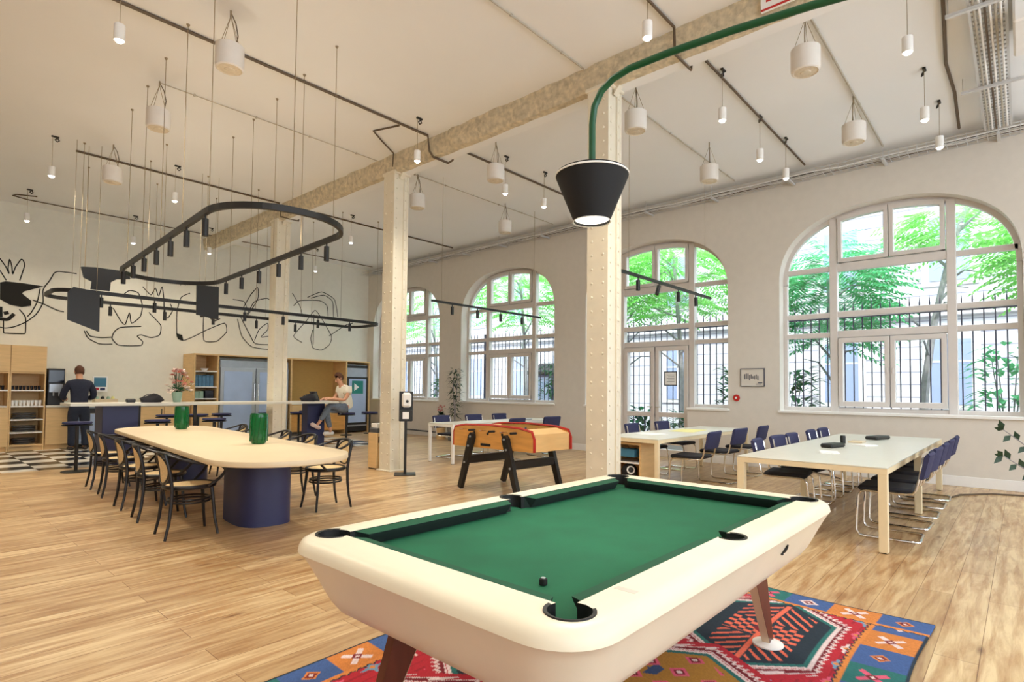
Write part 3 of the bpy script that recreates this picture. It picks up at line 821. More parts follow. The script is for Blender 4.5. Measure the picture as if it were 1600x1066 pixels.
# ================================================================== WORK TABLES AND CANTILEVER CHAIRS
def worktable(name,label,x0,x1,y0,y1,h=.74,top='whitetop',leg='paletop_edge',lw=.07,inset=.0,group=None,mid=False):
    cx,cy=(x0+x1)/2,(y0+y1)/2; hx,hy=(x1-x0)/2,(y1-y0)/2
    r=thing('work_table',label,'table',(cx,cy,0),0,group)
    b=MB().use(M[top]); b.bb(-hx,hx,-hy,hy,h-.012,h,bev=.003); b.build('table_top',None,r)
    b=MB().use(M[leg]); b.bb(-hx,hx,-hy,-hy+.03,h-.06,h-.0125); b.bb(-hx,hx,hy-.03,hy,h-.06,h-.0125); b.bb(-hx,-hx+.03,-hy+.03,hy-.03,h-.06,h-.0125); b.bb(hx-.03,hx,-hy+.03,hy-.03,h-.06,h-.0125)
    b.build('frame',None,r)
    xs=[-hx+lw/2,hx-lw/2]+([0] if mid else [])
    for x in xs:
        for y in(-hy+lw/2,hy-lw/2):
            b=MB().use(M[leg]); b.box((x,y,(h-.06)/2+.004),(lw,lw,h-.068),bev=.004); b.use(M['black']).bb(x-.02,x+.02,y-.02,y+.02,0,.008); b.build('leg',None,r)
    return r
worktable('a','long white topped meeting table with maple legs under the nearest window',5.82,10.25,.88,2.16,mid=True)
worktable('b','white topped work table in the middle, in front of the glass door',6.95,10.3,3.62,4.5,lw=.055)
worktable('c','white work table behind the football table',7.08,10.15,7.8,8.5,lw=.05,leg='white')
def cantilever():
    r=thing('cantilever_chair','x','chair')  # faces +y
    hw=.22
    pts=[]
    side=[(.24,.0105),(-.18,.0105),(-.25,.06)]
    def path(s): 
        x=s*hw
        return [(x,-.02,.011),(x,.19,.011),(x,.235,.022),(x,.255,.06),(x,.25,.2),(x,.235,.40),(x,.21,.435),(x,.17,.445),(x,-.15,.445),(x,-.20,.455),(x,-.225,.49),(x,-.25,.60),(x,-.29,.80)]
    A=path(-1); B=path(1)
    back=[(-hw,-.21,.011),(-hw+.02,-.24,.011),(-hw+.05,-.25,.011),(hw-.05,-.25,.011),(hw-.02,-.24,.011),(hw,-.21,.011)]
    full=A[::-1]+back+B
    b=MB(); b.tube(full,.0115,8); b.tube([(-hw,.1,.445),(hw,.1,.445)],.009,6)
    b.build('tube_frame',M['chrome'],r,smooth=True)
    b=MB().use(M['seatblk']); b.box((0,.02,.470),(.46,.44,.05),bev=.018); b.build('seat',None,r,smooth=True)
    b=MB().use(M['navyfab'])
    prev=None
    for k in range(9):
        x=-.235+.47*k/8; cv=.025*(1-(x/.235)**2)
        q=[]
        for (z,y) in((.60,-.25),(.585,-.262),(.60,-.285),(.82,-.335),(.838,-.32),(.82,-.297)):
            rr=1-.0*(abs(x)>.22); q.append(b.bm.verts.new((x,y-cv,z if abs(x)<.22 else z*.97+.72*.03)))
        if prev:
            for j in range(6): b._f([prev[j],prev[(j+1)%6],q[(j+1)%6],q[j]])
        else: b._f(q)
        prev=q
    b._f(prev[::-1]); b.build('backrest',None,r,smooth=True)
    return r
cc=cantilever()
S=[]
near=['nearest the camera on the near side','second along the near side','third along the near side','fourth along the near side','last along the near side, closest to the window']
for i,x in enumerate((6.62,7.32,8.02,8.72,9.42)):
    S.append((x,.98,0,[.04,-.03,.02,.0,.03][i],'navy chrome chair at the long table, '+near[i]))
far=['first from the camera on the far side','second from the camera on the far side','third from the camera on the far side','fourth from the camera on the far side','last on the far side, closest to the window']
for i,x in enumerate((6.95,7.65,8.25,9.2,9.85)):
    S.append((x,2.02,0,PI+[.12,-.05,.0,.03,-.03][i],'navy chrome chair at the long table, '+far[i]))
m1=['nearest on the front side','second on the front side','nearest the wall on the front side']
for i,x in enumerate((7.75,8.75,9.75)): S.append((x,3.50,0,[.06,-.04,.03][i],'navy chrome chair at the middle table, '+m1[i]))
m2=['on the door side, left','on the door side, right']
for i,x in enumerate((8.55,9.6)): S.append((x,4.62,0,PI+[.05,-.05][i],'navy chrome chair at the middle table, '+m2[i]))
m3=['far side, below the hanging plant','far side, middle','far side, right of the middle']
for i,x in enumerate((7.85,8.75,9.6)): S.append((x,8.68,0,PI+[.05,-.05,.02][i],'chrome chair at the table behind the football game, '+m3[i]))
m4=['near side, left one','near side, right one']
for i,x in enumerate((8.3,9.45)): S.append((x,7.62,0,[.05,-.12][i],'chrome chair at the table behind the football game, '+m4[i]))
family(cc,S,'cantilever chairs at the work tables')
# things on the tables
def tg(o,l,c,g=None): return tag(o,l,c,g)
def simplebox(name,c,d,m,label,cat,rz=0,bev=.004,group=None):
    b=MB().use(M[m]); b.box((0,0,d[2]/2),d,bev=bev); o=b.build(name,None,None,loc=c); o.rotation_euler=(0,0,rz); return tag(o,label,cat,group)
simplebox('black_case',(7.55,1.68,.74),(.34,.14,.05),'black','black oblong case on the long table, nearer the camera','case',rz=-.2,bev=.015)
simplebox('black_case',(9.35,1.52,.74),(.40,.16,.05),'black','black oblong case on the long table, nearer the window','case',rz=-.25,bev=.015)
simplebox('notepad',(6.85,1.56,.74),(.26,.18,.01),'paper','white notepad lying on the near part of the long table','notepad',rz=.3,bev=.001)
simplebox('notepad',(8.1,1.45,.74),(.24,.17,.012),'paper','white notepad between the two black cases','notepad',rz=-.4,bev=.001)
simplebox('wooden_tray',(8.55,1.62,.74),(.26,.16,.02),'tabletop','small pale tray in the middle of the long table','tray',bev=.004)
b=MB().use(M['black']); b.lathe([(0,0),(.03,0),(.032,.08),(.028,.1),(0,.1)],(0,0,0),16); tag(b.build('black_cup',None,None,loc=(8.25,1.72,.74),smooth=True),'small black cup beside the pale tray','cup')
simplebox('yellow_sheet',(8.9,4.1,.74),(.7,.4,.006),'yellow','pale yellow paper spread on the middle table','paper',rz=.1,bev=.001)
simplebox('white_sheet',(7.75,4.15,.74),(.4,.3,.006),'paper','white paper lying on the near end of the middle table','paper',rz=-.2,bev=.001)
simplebox('laptop_case',(9.35,8.05,.74),(.34,.24,.02),'steel','closed silver laptop on the table behind the football table','laptop',rz=.2)
b=MB().use(M['blackmatte']); b.lathe([(0,0),(.028,0),(.03,.03),(.02,.07),(.012,.12),(0,.12)],(0,0,0),14); tag(b.build('pen_holder',None,None,loc=(7.08,4.38,.74),smooth=True),'tiny black holder on the corner of the middle table','holder')
# small wooden cart and black ball under the middle table
r=thing('side_cart','low maple cart with blue drawer under the middle table end','cart',(7.28,4.17,0),-PI/2)
b=MB().use(M['oak'])
b.bb(-.25,-.22,-.24,.24,0,.66); b.bb(.22,.25,-.24,.24,0,.66); b.bb(-.22,.22,-.24,.24,.63,.66); b.bb(-.22,.22,.21,.24,.13,.63); b.build('carcass',None,r)
b=MB().use(M['white']); b.bb(-.22,.22,-.24,.21,.37,.39); b.build('shelf',None,r)
b=MB().use(M['oak']); b.bb(-.22,.22,-.24,.24,.10,.13); b.build('bottom_shelf',None,r)
b=MB().use(M['blue']); b.bb(-.20,.15,-.255,-.1,.46,.57,bev=.004); b.build('drawer',None,r)
b=MB().use(M['blackmatte']); b.sphere((0,0,.13),.13,28,18); bl=b.build('ball_body',None,None,smooth=True)
r=thing('black_ball','round black ball with a white disc, in the low cart by the riveted column','ball',(7.16,4.17,.131)); r.scale=(.88,.88,.88); bl.parent=r
n=Vector((-.72,-.62,.30)).normalized(); u=n.orthogonal().normalized(); v=n.cross(u)
ce=Vector((0,0,.13))
def disc(name,rad,inner,h,mm,off=Vector((0,0,0))):
    b=MB().use(M[mm]); rr=.1302+h
    def P(a,q): 
        d=(n+ (u*math.cos(a)+v*math.sin(a))*q/.13+off/.13).normalized(); return ce+d*rr
    A=[b.bm.verts.new(P(2*PI*i/28,rad)) for i in range(28)]
    if inner: B=[b.bm.verts.new(P(2*PI*i/28,inner)) for i in range(28)]
    for i in range(28):
        if inner: b._f([A[i],A[(i+1)%28],B[(i+1)%28],B[i]])
    if not inner: b._f(A)
    return b.build(name,None,r)
disc('white_disc',.075,.05,.001,'white'); disc('white_disc',.052,0,.0005,'white')
# the figure on the disc (two stacked rings)
upv=(Vector((0,0,1))-n*n.z).normalized()
disc('numeral',.020,.011,.004,'black',upv*.016); disc('numeral',.023,.013,.004,'black',-upv*.020)

# ================================================================== FOOSBALL
def foos():
    r=thing('football_table','oak table football game with red trim on black splayed legs','football table',(5.86,5.28,0),math.radians(-3.0))
    L=.77; w=.37
    # side panels with gently arched top (profile in y-z)
    prof=[(-L,.60),(L,.585),(L,.78),(L-.03,.85),(L-.25,.885),(0,.90),(-L+.25,.885),(-L+.04,.85),(-L,.76)]
    for s in(-1,1):
        b=MB().use(M['foos']); xa,xb=sorted((s*(w-.025),s*w)); b.prism(prof,xa,xb,'x'); sp=b.build('side_panel',None,r)
        b=MB().use(M['redtrim']); b.tube([(s*(w-.0125),y*1.012,z+.004) for y,z in prof[1:]+[prof[0]]],.019,6); b.build('red_edging',None,sp,smooth=True)
    for s in(-1,1):
        b=MB().use(M['foosend']); ya,yb=sorted((s*(L-.03),s*(L-.005)))
        b.bb(-w+.025,w-.025,ya,yb,.60,.82,bev=.004); b.prism([(ya,.82),(yb,.82),(s*(L-.22),.875),(s*(L-.24),.86)],-w+.025,w-.025,'x'); b.build('end_panel',None,r)
    b=MB().use(M['foosend']); b.bb(-w+.025,w-.025,-L+.03,L-.03,.60,.62); b.build('underside',None,r)
    b=MB().use(M['felt']); b.bb(-w+.025,w-.025,-L+.2,L-.2,.74,.76); b.build('pitch',None,r)
    for y in (-.5,-.3,-.1,.1,.3,.5):
        b=MB().use(M['chrome']); b.cyl((-w-.12,y,.83),(w+.12,y,.83),.008,seg=8); rod=b.build('rod',None,r,smooth=True)
        s=-1 if y in(-.5,-.1,.3) else 1
        b=MB().use(M['blackmatte']); b.cyl((s*(w+.03),y,.83),(s*(w+.13),y,.83),.016,seg=10); b.build('handle',None,rod,smooth=True)
        b=MB().use(M['redtrim' if s>0 else 'navy'])
        for x in (-.2,0,.2): b.box((x,y,.81),(.03,.02,.1),bev=.006)
        b.build('player_figures',None,rod)
    b=MB().use(M['blackmatte']); b.bb(-w-.008,-w-.001,.0,.2,.62,.655,bev=.003); b.build('ball_slot',None,r)
    for y in (-.22,.06,.33):
        b=MB().use(M['pocket']); b.lathe([(0,0),(.02,0),(.02,.006),(0,.006)],(0,0,0),12); o=b.build('rod_bush',None,r); o.rotation_euler=(0,-PI/2,0); o.location=(-w,y,.79)
    # legs
    for sx in(-1,1):
        for sy in(-1,1):
            b=MB().use(M['black']); x=sx*(w+.045)
            top=(sy*.33,.74); foot=(sy*.56,0.02)
            d=Vector((0,foot[0]-top[0],foot[1]-top[1])).normalized(); pn=Vector((0,-d.z,d.y))*.05
            T=Vector((0,top[0],top[1])); F=Vector((0,foot[0],foot[1]))
            poly=[(T+pn),(T-d*.05+pn*.5),(T-d*.05-pn*.5),(T-pn),(F-pn*.7),(F+pn*.7)]
            xa,xb=sorted((x-.03,x+.03)); b.prism([(p.y,p.z) for p in poly],xa,xb,'x'); lg=b.build('leg',None,r)
            b=MB().use(M['steel'])
            for t in(.0,.18,.5):
                p=T+(F-T)*t*1.0; b.cyl((x+sx*.03,p.y,p.z),(x+sx*.042,p.y,p.z),.014,seg=10)
            b.build('bolt',None,lg)
            b=MB().use(M['white']); b.cyl((x,F.y,0),(x,F.y,.022),.022,seg=12); b.build('foot',None,lg)
    for sy in(-1,1):
        b=MB().use(M['black']); y=sy*.44; b.bb(-w-.02,w+.02,y-.03,y+.03,.36,.47,bev=.006); b.build('crossbar',None,r)
foos()

# dispenser stand and bin
r=thing('dispenser_stand','black stand with white hand gel dispenser beside the column','dispenser',(5.74,7.46,0),math.radians(-38))
b=MB().use(M['black']); b.bb(-.17,.17,-.17,.17,0,.012,bev=.003); b.build('base_plate',None,r)
b=MB().use(M['black']); b.bb(-.022,.022,-.022,.022,.012,.88); b.build('post',None,r)
b=MB().use(M['black']); b.bb(-.11,.11,-.015,.015,.86,1.34,bev=.004); b.build('back_board',None,r)
b=MB().use(M['white']); b.box((.01,-.06,1.2),(.15,.09,.24),bev=.03); b.build('dispenser_body',None,r)
b=MB().use(M['black']); b.lathe([(0,0),(.024,0),(.024,.006),(0,.006)],(0,0,0),14); o=b.build('sensor',None,r); o.rotation_euler=(PI/2,0,0); o.location=(.02,-.105,1.18)
b=MB().use(M['black']); b.bb(-.10,.10,-.12,-.015,.86,1.04,bev=.004); b.use(M['white']).bb(-.05,.05,-.124,-.119,.9,1.01); b.build('drip_tray',None,r)
r=thing('recycling_bin','narrow wooden bin with open top behind the column','bin',(5.83,8.34,0))
b=MB().use(M['oak']); b.bb(-.12,.12,-.12,.12,.02,.62,bev=.004); b.build('body',None,r)
b=MB().use(M['black']); b.bb(-.11,.11,-.11,.11,0,.02); b.bb(-.08,.08,-.122,-.119,.45,.56); b.build('slot',None,r)
b=MB().use(M['trayblk']); b.bb(-.11,.11,-.11,.11,.62,.70,bev=.01); b.use(M['white']).bb(-.09,.09,-.09,.09,.70,.78,bev=.01); b.build('lid',None,r)

# wall items
r=thing('framed_sign','small framed drawing on the wall between the two nearest windows','picture',(W-.012,3.75,1.655))
b=MB().use(M['greyprint']); 
for y0,y1,z0,z1 in((-.22,.22,.155,.17),(-.22,.22,-.17,-.155),(-.22,-.205,-.17,.17),(.205,.22,-.17,.17)): b.bb(-.012,.01,y0,y1,z0,z1)
b.build('frame',None,r)
b=MB().use(M['wall']); b.bb(-.002,.008,-.205,.205,-.155,.155)
b.build('panel',None,r)
b=MB().use(M['greyprint'])
rng=random.Random(5)
for i in range(9): b.bb(-.006,-.002,.13-.03*i,.148-.03*i,-.03+rng.uniform(-.02,.01),.03+rng.uniform(-.01,.05))
b.bb(-.006,-.002,-.18,-.1,-.11,-.09); b.bb(-.006,-.002,-.16,-.06,-.13,-.12); b.build('print',None,r)
r=thing('alarm_button','round red alarm button on the wall below the framed drawing','alarm',(W-.001,4.05,1.27))
b=MB().use(M['red']); b.lathe([(0,.03),(.05,.028),(.062,.015),(.065,0),(0,0)],(0,0,0),24); o=b.build('housing',None,r,smooth=True); o.rotation_euler=(0,-PI/2,0)
b=MB().use(M['white']); b.lathe([(0,.005),(.02,.004),(.022,0),(0,0)],(0,0,0),16); o=b.build('press_glass',None,r); o.rotation_euler=(0,-PI/2,0); o.location=(-.029,0,0)
def socket(x,y,z,label):
    b=MB().use(M['white']); b.bb(-.012,0,-.04,.04,-.04,.04,bev=.004); b.use(M['black']).bb(-.014,-.012,-.012,.012,-.012,.012); tag(b.build('wall_socket',None,None,loc=(x,y,z)),label,'socket')
socket(W,3.35,.42,'white wall socket low on the wall between the two nearest windows')
b=MB(); b.tube([(W-.03,3.35,.40),(W-.08,3.2,.2),(W-.1,3.0,.03),(W-.12,2.7,.012),(W-.3,2.4,.012),(10.2,2.1,.012)],.008,6); tag(b.build('power_cord',M['black'],None,smooth=True),'black power cord running from the low wall socket','cord')
b=MB(); b.tube([(9.6,.72,.012),(9.9,.66,.012),(10.1,.5,.012),(10.3,.35,.012),(10.38,.15,.012),(10.5,-.2,.012),(10.6,-.8,.012)],.012,6); tag(b.build('floor_cable',M['cable'],None,smooth=True),'brown cable snaking along the floor at the wall foot','cable')
b=MB(); b.tube([(10.86,16.0,.16),(10.8,13.5,.15),(10.78,11.5,.13),(10.76,9.2,.1)],.02,8); tag(b.build('heating_pipe',M['trayblk'],None,smooth=True),'dark pipe running low along the window wall','pipe')

# plants
def leafquad(b,base,d,up,l,w,fold=.25):
    d=d.normalized(); s=d.cross(up)
    if s.length<1e-3: s=d.cross(Vector((1,0,0)))
    s.normalize(); nn=s.cross(d)
    a=base; m=base+d*l*.45; e=base+d*l+up*(-l*.12)
    v=[b.bm.verts.new(p) for p in(a,m+s*w*.5+nn*fold*w*.3,e,m-s*w*.5+nn*fold*w*.3)]
    mid=b.bm.verts.new(m-nn*.0)
    b._f([v[0],v[1],mid]); b._f([v[1],v[2],mid]); b._f([v[2],v[3],mid]); b._f([v[3],v[0],mid])
rng=random.Random(11)
r=thing('tall_houseplant','tall leafy green plant in a grey planter at the wall between the far windows','plant',(10.45,11.45,0))
b=MB().use(M['terracotta']); b.lathe([(0,0),(.17,0),(.21,.5),(.2,.52),(.18,.5),(.17,.46),(0,.46)],(0,0,0),20); b.build('planter',None,r,smooth=True)
b=MB().use(M['trunk'])
for a in range(4): b.tube([(0,0,.45),(.03*math.cos(a*1.6),.03*math.sin(a*1.6),.9),(.08*math.cos(a*1.6),.1*math.sin(a*1.6),1.5+.1*a)],[.015,.012,.006],6)
b.build('stem',None,r)
b=MB().use(M['leafin'])
for i in range(210):
    z=rng.uniform(.62,1.95); q=rng.uniform(0,2*PI); rad=rng.uniform(.02,.14)*(1.15-.4*abs(z-1.4))
    d=Vector((math.cos(q),math.sin(q),rng.uniform(-.7,.6))); leafquad(b,Vector((rad*math.cos(q),rad*math.sin(q),z)),d,Vector((0,0,1)),rng.uniform(.12,.22),.05)
b.build('foliage',None,r)
r=thing('flower_pot','red flowering pot plant on a low stand by the wall','plant',(10.45,12.0,0))
b=MB().use(M['oak']); b.lathe([(0,0),(.13,0),(.12,.5),(0,.5)],(0,0,0),16); b.build('stand',None,r,smooth=True)
b=MB().use(M['terracotta']); b.lathe([(0,.5),(.08,.5),(.11,.68),(.09,.68),(0,.66)],(0,0,0),16); b.build('pot',None,r,smooth=True)
b=MB().use(M['leafin'])
for i in range(60):
    q=rng.uniform(0,2*PI); leafquad(b,Vector((0,0,.66)),Vector((math.cos(q),math.sin(q),rng.uniform(0,1.5))),Vector((0,0,1)),rng.uniform(.1,.2),.05)
b.build('foliage',None,r)
b=MB().use(M['redpetal'])
for i in range(60):
    q=rng.uniform(0,2*PI); p=Vector((rng.uniform(-.1,.1),rng.uniform(-.1,.1),.8+rng.uniform(-.04,.14))); leafquad(b,p,Vector((math.cos(q),math.sin(q),rng.uniform(-.3,1))),Vector((0,0,1)),.06,.05)
b.build('blossom',None,r)
# plant at right edge: branches reach into frame
r=thing('rubber_plant','dark leafed plant whose branches reach in at the right edge of the photo','plant',(5.95,-.50,0))
b=MB().use(M['terracotta']); b.lathe([(0,0),(.18,0),(.23,.42),(.21,.44),(.19,.42),(.18,.38),(0,.38)],(0,0,0),24); b.build('planter',None,r,smooth=True)
b=MB().use(M['trunk']); L=MB().use(M['leafin'])
def branch(p0,p1,n,side=0.07,ln=.14):
    P0,P1=Vector(p0),Vector(p1); mid=(P0+P1)/2+Vector((0,0,.03))
    pts=[]
    for i in range(9):
        t=i/8; pts.append(P0*(1-t)**2+mid*2*t*(1-t)+P1*t*t)
    b.tube(pts,[.009-.0007*i for i in range(9)],6)
    dr=(P1-P0).normalized()
    for i in range(n):
        t=.35+.65*i/(n-1); c_=P0*(1-t)**2+mid*2*t*(1-t)+P1*t*t
        s=1 if i%2 else -1
        dd=dr*.55+Vector((.25*s,0,s*.8)); leafquad(L,c_,dd,Vector((.9,.1,.1)),ln*rng.uniform(.65,.85),.045,.1)
    leafquad(L,P1,dr+Vector((0,0,.25)),Vector((.9,0,.1)),ln*.5,.04,.1); leafquad(L,P1,dr-Vector((0,0,.5)),Vector((.9,0,.1)),ln*.5,.04,.1)
branch((0,0,.4),(.03,.625,.895),11,ln=.11); branch((0,0,.5),(.05,.62,1.10),10,ln=.12); branch((0,0,.38),(-.3,-.5,.95),9); branch((0,0,.38),(.2,-.55,1.2),9); branch((0,0,.38),(.35,.1,1.3),9); branch((0,0,.38),(-.3,.15,1.25),9)
b.build('stem',None,r); L.build('foliage',None,r)
# ================================================================== KITCHEN
YF=15.65
def tallcab(x0,x1,label,openlow):
    r=thing('tall_cabinet',label,'cabinet',((x0+x1)/2,(YF+YM)/2-.005,0),0,'oak cabinets on the left of the kitchen')
    hx=(x1-x0)/2-.002; hy=(YM-YF)/2-.005; b=MB().use(M['oak'])
    b.bb(-hx,-hx+.025,-hy,hy,.0,2.22); b.bb(hx-.025,hx,-hy,hy,0,2.22); b.bb(-hx+.025,hx-.025,hy-.02,hy,0.1,2.2)
    b.bb(-hx+.025,hx-.025,-hy,hy-.02,2.195,2.22); b.bb(-hx+.025,hx-.025,-hy,hy-.02,.1,.13); b.bb(-hx+.025,hx-.025,-hy+.05,-hy+.07,0,.1)
    b.bb(-hx+.025,hx-.025,-hy,hy-.02,1.63,1.66)
    b.build('carcass',None,r)
    b=MB().use(M['oak']); b.bb(-hx+.004,hx-.004,-hy-.02,-hy-.001,1.665,2.218,bev=.002); b.build('door',None,r)
    zs=[1.27,.93]+([.65,.38] if openlow else [])
    for z in zs:
        b=MB().use(M['white']); b.bb(-hx+.025,hx-.025,-hy,hy-.02,z-.012,z+.012); b.build('shelf',None,r)
    if not openlow:
        b=MB().use(M['oak']); b.bb(-hx+.004,hx-.004,-hy-.02,-hy-.001,.1,.91,bev=.002); b.build('door',None,r)
    return r
tallcab(1.20,1.83,'oak cabinet cut by the left edge of the photo, with a closed lower door',False)
tallcab(1.83,2.42,'oak cabinet with open shelves of cups above metal trays',True)
def cup():
    b=MB().use(M['paper']); b.lathe([(0,0),(.024,0),(.032,.12),(.030,.12),(.022,.01),(0,.01)],(0,0,0),12); return tag(b.build('white_cup',None,None,smooth=True),'x','cup')
c0=cup(); names=['first','second','third','fourth','fifth','sixth','seventh','eighth']
family(c0,[(1.90+.064*i,15.78+.02*(i%2),.942,0,'tall white cup on the open kitchen shelf, %s from the left'%names[i]) for i in range(8)],'white cups on the cabinet shelf')
def dglass():
    b=MB().use(M['screen']); b.lathe([(0,0),(.022,0),(.028,.09),(.026,.09),(.02,.01),(0,.01)],(0,0,0),10); return tag(b.build('dark_glass',None,None,smooth=True),'x','glass')
g0=dglass(); family(g0,[(1.895+.062*i,15.80,1.282,0,'small dark glass on the upper open shelf, %s from the left'%names[i]) for i in range(8)],'dark glasses on the cabinet shelf')
g1=dglass(); family(g1,[(1.50+.06*i,15.80,1.282,0,'small dark glass in the leftmost cabinet, %s from the left'%names[i]) for i in range(5)],'dark glasses in the leftmost cabinet')
def traystack(z,lab):
    b=MB().use(M['trayblk'])
    for k in range(3): b.lathe([(0,0),(.19,0),(.2,.03),(.17,.032),(0,.02)],(2.12,15.95,z+.045*k),4 if False else 20,1,.8)
    tag(b.build('metal_tray_stack',None,None,smooth=True),lab,'trays','metal trays in the kitchen cabinet')
traystack(.13,'stack of oval metal trays on the lowest cabinet shelf'); traystack(.395,'stack of oval metal trays on the middle lower shelf'); traystack(.665,'stack of oval metal trays just under the cups')
# back counter
def basecab(x0,x1,label):
    r=thing('base_cabinet',label,'cabinet',((x0+x1)/2,(YF+YM)/2,0),0,'oak base cabinets along the mural wall')
    hx=(x1-x0)/2-.003; hy=(YM-YF)/2-.005
    b=MB().use(M['oak']); b.bb(-hx,hx,-hy,hy,.1,.90); b.bb(-hx,hx,-hy+.05,hy,0,.1); b.build('carcass',None,r)
    b=MB().use(M['oak']); b.bb(-hx+.004,hx-.004,-hy-.02,-hy-.001,.11,.89,bev=.003); d=b.build('door',None,r)
    b=MB().use(M['black']); b.bb(hx-.06,hx-.045,-hy-.035,-hy-.02,.7,.84); b.build('handle',None,d)
basecab(2.43,2.95,'oak base cabinet behind the standing man')
basecab(3.55,4.1,'oak base cabinet right of the dishwasher')
basecab(4.1,4.7,'oak base cabinet in the middle of the back counter')
basecab(4.7,5.28,'oak base cabinet next to the tall bookshelf unit')
r=thing('dishwasher','steel dishwasher under the back counter beside the standing man','dishwasher',(3.25,15.975,0))
b=MB().use(M['steel']); b.bb(-.29,.29,-.30,.3,.08,.90,bev=.005); b.build('body',None,r)
b=MB().use(M['fridgeglass']); b.bb(-.285,.285,-.335,-.302,.1,.74,bev=.004); b.build('door',None,r)
b=MB().use(M['black']); b.bb(-.285,.285,-.33,-.302,.76,.88); b.build('control_panel',None,r)
b=MB().use(M['whitetop']); b.bb(2.43,5.28,YF-.03,YM-.005,.905,.95,bev=.004); tag(b.build('back_worktop',None),'white worktop running along the mural wall','worktop')
r=thing('coffee_machine','tall black drinks machine on the back worktop beside the cabinet','coffee machine',(2.61,15.98,.952))
b=MB().use(M['black']); b.bb(-.15,.15,-.24,.24,0,.8,bev=.01); b.build('body',None,r)
b=MB().use(M['screen']); b.bb(-.13,.13,-.248,-.241,.5,.76); b.build('screen',None,r)
b=MB().use(M['steel']); b.bb(-.12,.12,-.26,-.241,.28,.46); b.cyl((-.05,-.28,.2),(-.05,-.28,.3),.015,seg=8); b.cyl((.05,-.28,.2),(.05,-.28,.3),.015,seg=8); b.build('spout',None,r)
r=thing('blue_picture','blue picture card in a white frame on the back worktop','picture',(3.51,16.24,1.24))
b=MB().use(M['paper']); b.bb(-.15,.15,-.01,.01,0,.37,bev=.003); b.build('frame',None,r)
b=MB().use(M['blue']); b.bb(-.12,.12,-.014,-.011,.12,.34); b.use(M['redpetal']).bb(-.1,-.02,-.014,-.011,.04,.1); b.use(M['navy']).bb(0,.1,-.014,-.011,.04,.1); b.build('print',None,r)
r=thing('fruit_crate','pale wooden crate with small jars below the blue picture','crate',(3.55,15.92,.952))
b=MB().use(M['tabletop']); b.bb(-.22,.22,-.13,.13,0,.015); b.bb(-.22,.22,-.13,-.115,.015,.13); b.bb(-.22,.22,.115,.13,.015,.13); b.bb(-.22,-.205,-.115,.115,.015,.13); b.bb(.205,.22,-.115,.115,.015,.13); b.build('box',None,r)
for i,x in enumerate((-.15,-.05,.06,.15)):
    b=MB().use(M[['greenbox','black','greenbox','yellow'][i]]); b.lathe([(0,.016),(.035,.016),(.037,.15),(.02,.19),(0,.19)],(x,0,0),12); tag(b.build('jar',None,None,smooth=True,loc=(3.55,15.92,.952)),['green jar at the left end of the wooden crate','black jar in the wooden crate','green jar near the middle of the wooden crate','yellow jar at the right end of the wooden crate'][i],'jar','jars in the wooden crate')
simplebox('knife_block',(4.4,15.95,.952),(.22,.16,.16),'black','small black box on the back worktop left of the dark bag','box',bev=.01)
# tall unit with bookshelf, fridge bay, niche, fridge
YT=15.5
r=thing('tall_wall_unit','wide oak wall unit framing bookshelf, fridge, niche and drinks cooler','wall unit',(0,0,0))
b=MB().use(M['oak'])
b.bb(5.30,5.335,YT,YM-.01,0,2.23); b.bb(5.86,5.90,YT,YM-.01,0,2.195); b.bb(7.85,7.89,YT,YM-.01,0,2.195); b.bb(9.62,9.66,YT,YM-.01,0,2.195); b.bb(10.44,10.48,YT,YM-.01,0,2.23)
b.bb(5.335,10.44,YT,YM-.01,2.195,2.23); b.bb(5.335,5.86,YM-.03,YM-.01,0.1,2.195)
b.build('carcass',None,r)
b=MB().use(mat('niche_back_oak',(196,158,88),.6,var=.05,stretch=(1,1,6))); b.bb(7.89,9.62,YM-.05,YM-.02,.9,2.195); b.build('niche_back',None,r)
for z in(.5,1.08,1.38,1.78):
    b=MB().use(M['white']); b.bb(5.335,5.86,YT+.02,YM-.03,z-.012,z+.012); b.build('shelf',None,r)
b=MB().use(M['oak']); b.bb(5.34,5.855,YT-.0,YT+.018,.03,.98,bev=.003); b.build('door',None,r)
b=MB().use(M['foos']); b.bb(7.89,9.62,YT+.02,YM-.03,.12,.9); b.use(M['whitetop']).bb(7.89,9.62,YT,YM-.03,.9,.93); b.build('niche_counter',None,r)
for i in range(3):
    b=MB().use(M['oak']); x=7.9+i*.573; b.bb(x,x+.565,YT,YT+.018,.62,.88,bev=.003); b.build('drawer',None,r)
b=MB().use(M['white']); b.lathe([(0,0),(.05,0),(.1,.07),(.095,.07),(.045,.01),(0,.01)],(0,0,0),16); tag(b.build('white_bowl',None,None,smooth=True,loc=(5.62,15.72,1.793)),'white bowl on the top shelf of the oak bookshelf','bowl')
for i in range(5):
    simplebox('blue_binder',(5.40+.092*i,15.75,1.393),(.082,.26,.30-.01*(i%3)),'bluebox',('blue binder on the middle bookshelf, %s from the left'%names[i]),'binder',bev=.004,group='blue binders on the bookshelf')
for i in range(2):
    simplebox('green_box',(5.42+.11*i,15.75,1.093),(.1,.26,.18),'greenbox','pale green box on the bookshelf just above the counter line, %s'%['left one','right one'][i],'box',group='green boxes on the bookshelf')
simplebox('dark_box',(5.72,15.75,1.093),(.2,.26,.2),'screen','dark box right of the pale green boxes on the bookshelf','box')
